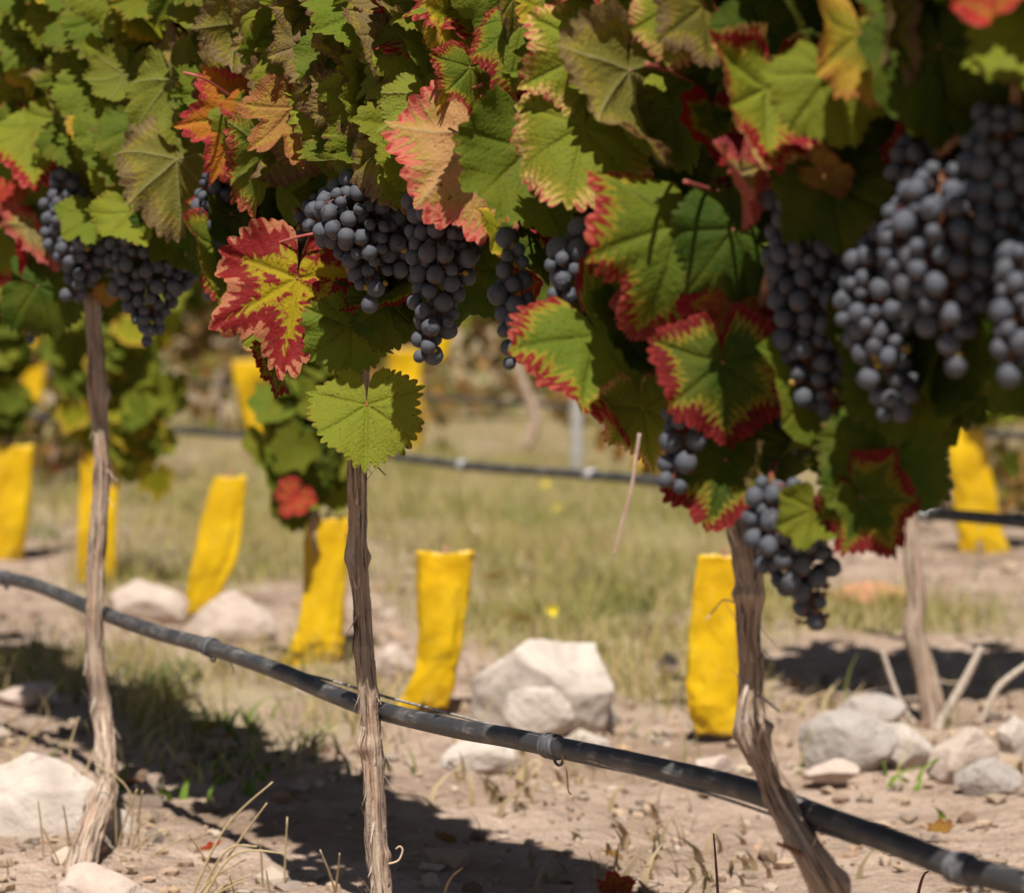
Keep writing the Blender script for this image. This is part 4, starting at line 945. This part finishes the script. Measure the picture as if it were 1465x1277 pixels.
# grass
def blade(mb, p, L, bend, a, w_, col, n=4):
    d = Vector((math.cos(a), math.sin(a), 0)); sd = Vector((-math.sin(a + .8), math.cos(a + .8), 0)); vs = []
    for i in range(n + 1):
        t = i / n; q = p + d * bend * L * t * t + Vector((0, 0, L * (t - .25 * bend * t * t)))
        ww = w_ * (1 - t * .85); vs += [q - sd * ww, q + sd * ww]
    mb.add(vs, [(2 * i, 2 * i + 1, 2 * i + 3, 2 * i + 2) for i in range(n)], {'c_base': [(*col, 1)] * len(vs)})
GC_ = [(.52, .40, .18), (.44, .35, .14), (.28, .27, .07), (.17, .19, .045), (.48, .35, .19), (.36, .33, .11)]
mb = MB(); cnt = 0
while cnt < 42000:
    y = 2.9 + 11 * rr.random() ** 1.4; x = rr.uniform(-1, 1) * (.22 * y + .1)
    g = grassy(x, y)
    if rr.random() > g * .95 + .015: continue
    cl = noise.noise(Vector((x * 5, y * 5, 2)))
    if rr.random() > .55 + cl * 1.2: continue
    cnt += 1; gn = noise.noise(Vector((x * 1.7, y * 1.3, 7)))
    col = rr.choice(GC_[2:4] + GC_[5:]) if rr.random() < .30 + gn * 1.3 else rr.choice(GC_[:3] + GC_[4:])
    blade(mb, Vector((x, y, gh(x, y) - .003)), rr.uniform(.02, .075) * (1 + .2 * (y > 5)), rr.uniform(.1, .9), rr.uniform(0, 6.28), rr.uniform(.0008, .0018), col, 3)
tag(mb.build('grass', M_STRAW, None, (0, 0, 0)), 'sparse dry and green grass on the strip between the rows', 'grass', kind='stuff')
# low weeds with small round leaves
mb = MB()
for px, py, n_, col in [(745, 748, 60, (.12, .19, .04)), (330, 1050, 50, (.17, .22, .05)), (300, 1135, 26, (.14, .22, .03)), (860, 1030, 16, (.17, .26, .03)), (1310, 1125, 12, (.18, .27, .04)), (70, 770, 30, (.12, .2, .04)),
                        (400, 1090, 26, (.17, .2, .06)), (200, 1000, 40, (.12, .15, .05)), (880, 880, 60, (.14, .16, .05)), (820, 930, 40, (.2, .2, .05)), (1100, 850, 40, (.18, .19, .06)), (220, 975, 40, (.1, .13, .05)), (560, 1110, 16, (.2, .2, .08)), (700, 1140, 30, (.40, .31, .18)), (760, 1120, 20, (.36, .27, .15)), (480, 1090, 40, (.42, .34, .2)), (350, 1110, 40, (.38, .33, .16)), (940, 1180, 20, (.3, .22, .14)), (1000, 1230, 26, (.32, .25, .15)), (1150, 1010, 40, (.40, .32, .18)), (860, 1250, 30, (.34, .26, .16)), (240, 1080, 40, (.40, .34, .18))]:
    c = G(px, py)
    for _ in range(n_):
        x = c.x + rr.gauss(0, .04); y = c.y + rr.gauss(0, .07); f = rr.uniform(.7, 1.3)
        blade(mb, Vector((x, y, gh(x, y))), rr.uniform(.01, .045), rr.uniform(.4, 1.2), rr.uniform(0, 6.28), rr.uniform(.002, .005), tuple(q * f for q in col), 3)
tag(mb.build('weeds', M_STRAW, None, (0, 0, 0)), 'low green weeds scattered over the soil', 'weeds', kind='stuff')
# yellow weed flowers far off
for i, (px, py, lb) in enumerate([(797, 728, 'single yellow flower in the sunny grass below the second hose'), (780, 693, 'yellow flower close under the second hose'), (790, 885, 'yellow flower above the large boulder')]):
    c = G(px, py + 12); e = empty('wild_flower', c, lb, 'flower', 'yellow wild flowers in the grass')
    mb = MB(); tube(mb, [c, c + Vector((0, 0, .025))], [.001, .0008], 5); mb.build('stem', plain('flower_stem', (.15, .2, .05), (.2, .25, .06)), e)
    mb = MB()
    for k in range(9):
        a = k * 2 * math.pi / 9; d = Vector((math.cos(a), -.5, math.sin(a))) * .011; q = Vector((-math.sin(a), 0, math.cos(a))) * .0035; o_ = c + Vector((0, 0, .027)); mb.add([o_, o_ + d * .6 + q, o_ + d, o_ + d * .6 - q], [(0, 1, 2, 3)])
    mb.build('petals', plain('flower_petal', (.85, .70, .02), (.8, .6, .02)), e)
# fallen leaves
for i, (px, py, s, c, lb) in enumerate([(1345, 1190, .016, 'OR', 'curled orange leaf scrap on the soil at lower right'), (640, 1210, .014, 'BR', 'brown dead leaf on the soil right of the centre trunk'), (430, 1150, .013, 'BR', 'brown dead leaf in the shade left of the centre trunk'), (292, 1052, .02, 'OR', 'fallen orange leaf in the grass between left and centre trunks'), (322, 1066, .012, 'OR', 'smaller fallen orange leaf right of the other orange one'), (882, 1272, .022, 'CR', 'fallen red orange leaf at the bottom edge'),
        (880, 1222, .011, 'OR', 'tiny orange leaf scrap on bare soil near the bottom'), (742, 898, .03, 'OR', 'rusty dead leaf behind the large boulder'), (705, 832, .025, 'RD', 'dark red dead leaf in the grass above the boulder'), (300, 1218, .012, 'CR', 'small red leaf scrap in the shade at bottom left'), (80, 680, .06, 'RD', 'big rusty leaf on the ground behind the left trunk'), (1130, 782, .03, 'RD', 'rusty leaf on the far soil right of the crooked trunk')]):
    c_ = G(px, py, .01); mb = MB(); a = i * 1.3
    leaf_geo(mb, c_ + Vector((0, 0, gh(c_.x, c_.y) + .002)), Vector((math.cos(a), math.sin(a), .1)).normalized(), Vector((-math.sin(a), math.cos(a), .3)).normalized(), Vector((0, -.3, 1)).normalized(), s, 600 + i, CL[c], .6, .8, .6, .1)
    tag(mb.build('fallen_leaf', M_LEAF, None, c_), lb, 'fallen leaf', 'dead leaves lying on the soil')

# dry straw tufts in the foreground
def tuft(name, strands, label, group='dry straw tufts at the bottom left', cat='dry grass', mat=None):
    mb = MB(); b = P(*strands[0][0]); 
    for st in strands:
        pts = [P(*q) for q in smooth_path(st, 6)]; n_ = len(pts); tube(mb, pts, [.0013 * (1 - .75 * i / n_) + .0002 for i in range(n_)], 5)
    o = mb.build(name, mat or M_DRY, None, Vector((b.x, b.y, 0))); return tag(o, label, cat, group)
M_DRY = plain('dry_straw', (.50, .38, .20), (.62, .50, .30), .6, 80, transl=.15)
def arc(x0, y0, x1, y1, x2, y2, z): return [(x0, y0, z), (x1, y1, z - .02), (x2, y2, z - .04)]
tuft('dry_grass_tuft', [arc(255, 1330, 318, 1190, 390, 1118, 2.3), arc(260, 1330, 330, 1220, 382, 1148, 2.3), arc(262, 1330, 320, 1220, 368, 1210, 2.3), arc(270, 1330, 330, 1225, 408, 1220, 2.28), arc(250, 1330, 300, 1260, 352, 1228, 2.3), arc(262, 1330, 310, 1275, 360, 1250, 2.3),
      arc(372, 1340, 376, 1270, 372, 1200, 2.35), arc(395, 1340, 390, 1300, 380, 1240, 2.3), arc(405, 1340, 406, 1280, 411, 1168, 2.35), arc(350, 1340, 336, 1280, 328, 1250, 2.3), arc(345, 1340, 300, 1240, 268, 1190, 2.35), arc(240, 1340, 290, 1290, 345, 1260, 2.3)],
     'tall dry straw fanning to the right at the bottom, between left and centre trunks')
tuft('dry_grass_tuft', [arc(150, 1330, 172, 1200, 196, 1128, 2.5), arc(155, 1330, 190, 1150, 136, 1092, 2.5), arc(165, 1330, 166, 1180, 160, 1100, 2.5), arc(170, 1320, 200, 1210, 246, 1184, 2.48), arc(160, 1330, 195, 1190, 220, 1180, 2.5), arc(60, 1330, 62, 1220, 54, 1140, 2.45), arc(180, 1330, 200, 1240, 265, 1196, 2.48),
      arc(95, 1330, 98, 1210, 90, 1148, 2.45), arc(20, 1330, 14, 1280, 10, 1225, 2.4), arc(108, 1330, 90, 1250, 60, 1180, 2.42), arc(75, 1330, 90, 1240, 102, 1230, 2.42), arc(130, 1330, 126, 1270, 140, 1230, 2.42), arc(205, 1330, 198, 1190, 204, 1130, 2.5), arc(140, 1330, 160, 1270, 190, 1258, 2.4), arc(35, 1330, 40, 1290, 50, 1262, 2.4)],
     'thin dry straw growing up in front of the white rock and slim trunk foot')
tuft('dry_grass_tuft', [arc(625, 1335, 640, 1265, 662, 1240, 2.2), arc(480, 1330, 478, 1270, 458, 1215, 2.25), arc(470, 1330, 482, 1260, 486, 1220, 2.25)], 'few short straws at the foot of the centre trunk')
tuft('dry_grass_tuft', [[(112, 1110, 2.75), (101, 1090, 2.75), (102, 1060, 2.75), (113, 1025, 2.75)], [(118, 1115, 2.75), (128, 1090, 2.75), (136, 1068, 2.75)], [(55, 1100, 2.8), (30, 1082, 2.8), (0, 1070, 2.8)]], 'short straws on top of the white rock behind the slim trunk')
tuft('weed_stalk', [arc(1030, 1340, 1026, 1260, 1021, 1192, 1.95)], 'thin dark weed stalk left of the crooked trunk at the bottom', None, 'weed', M_CANE)
tuft('weed_stalk', [arc(1300, 1340, 1318, 1260, 1328, 1246, 1.9)], 'little curled weed stalk below the hose at lower right', None, 'weed', M_CANE)
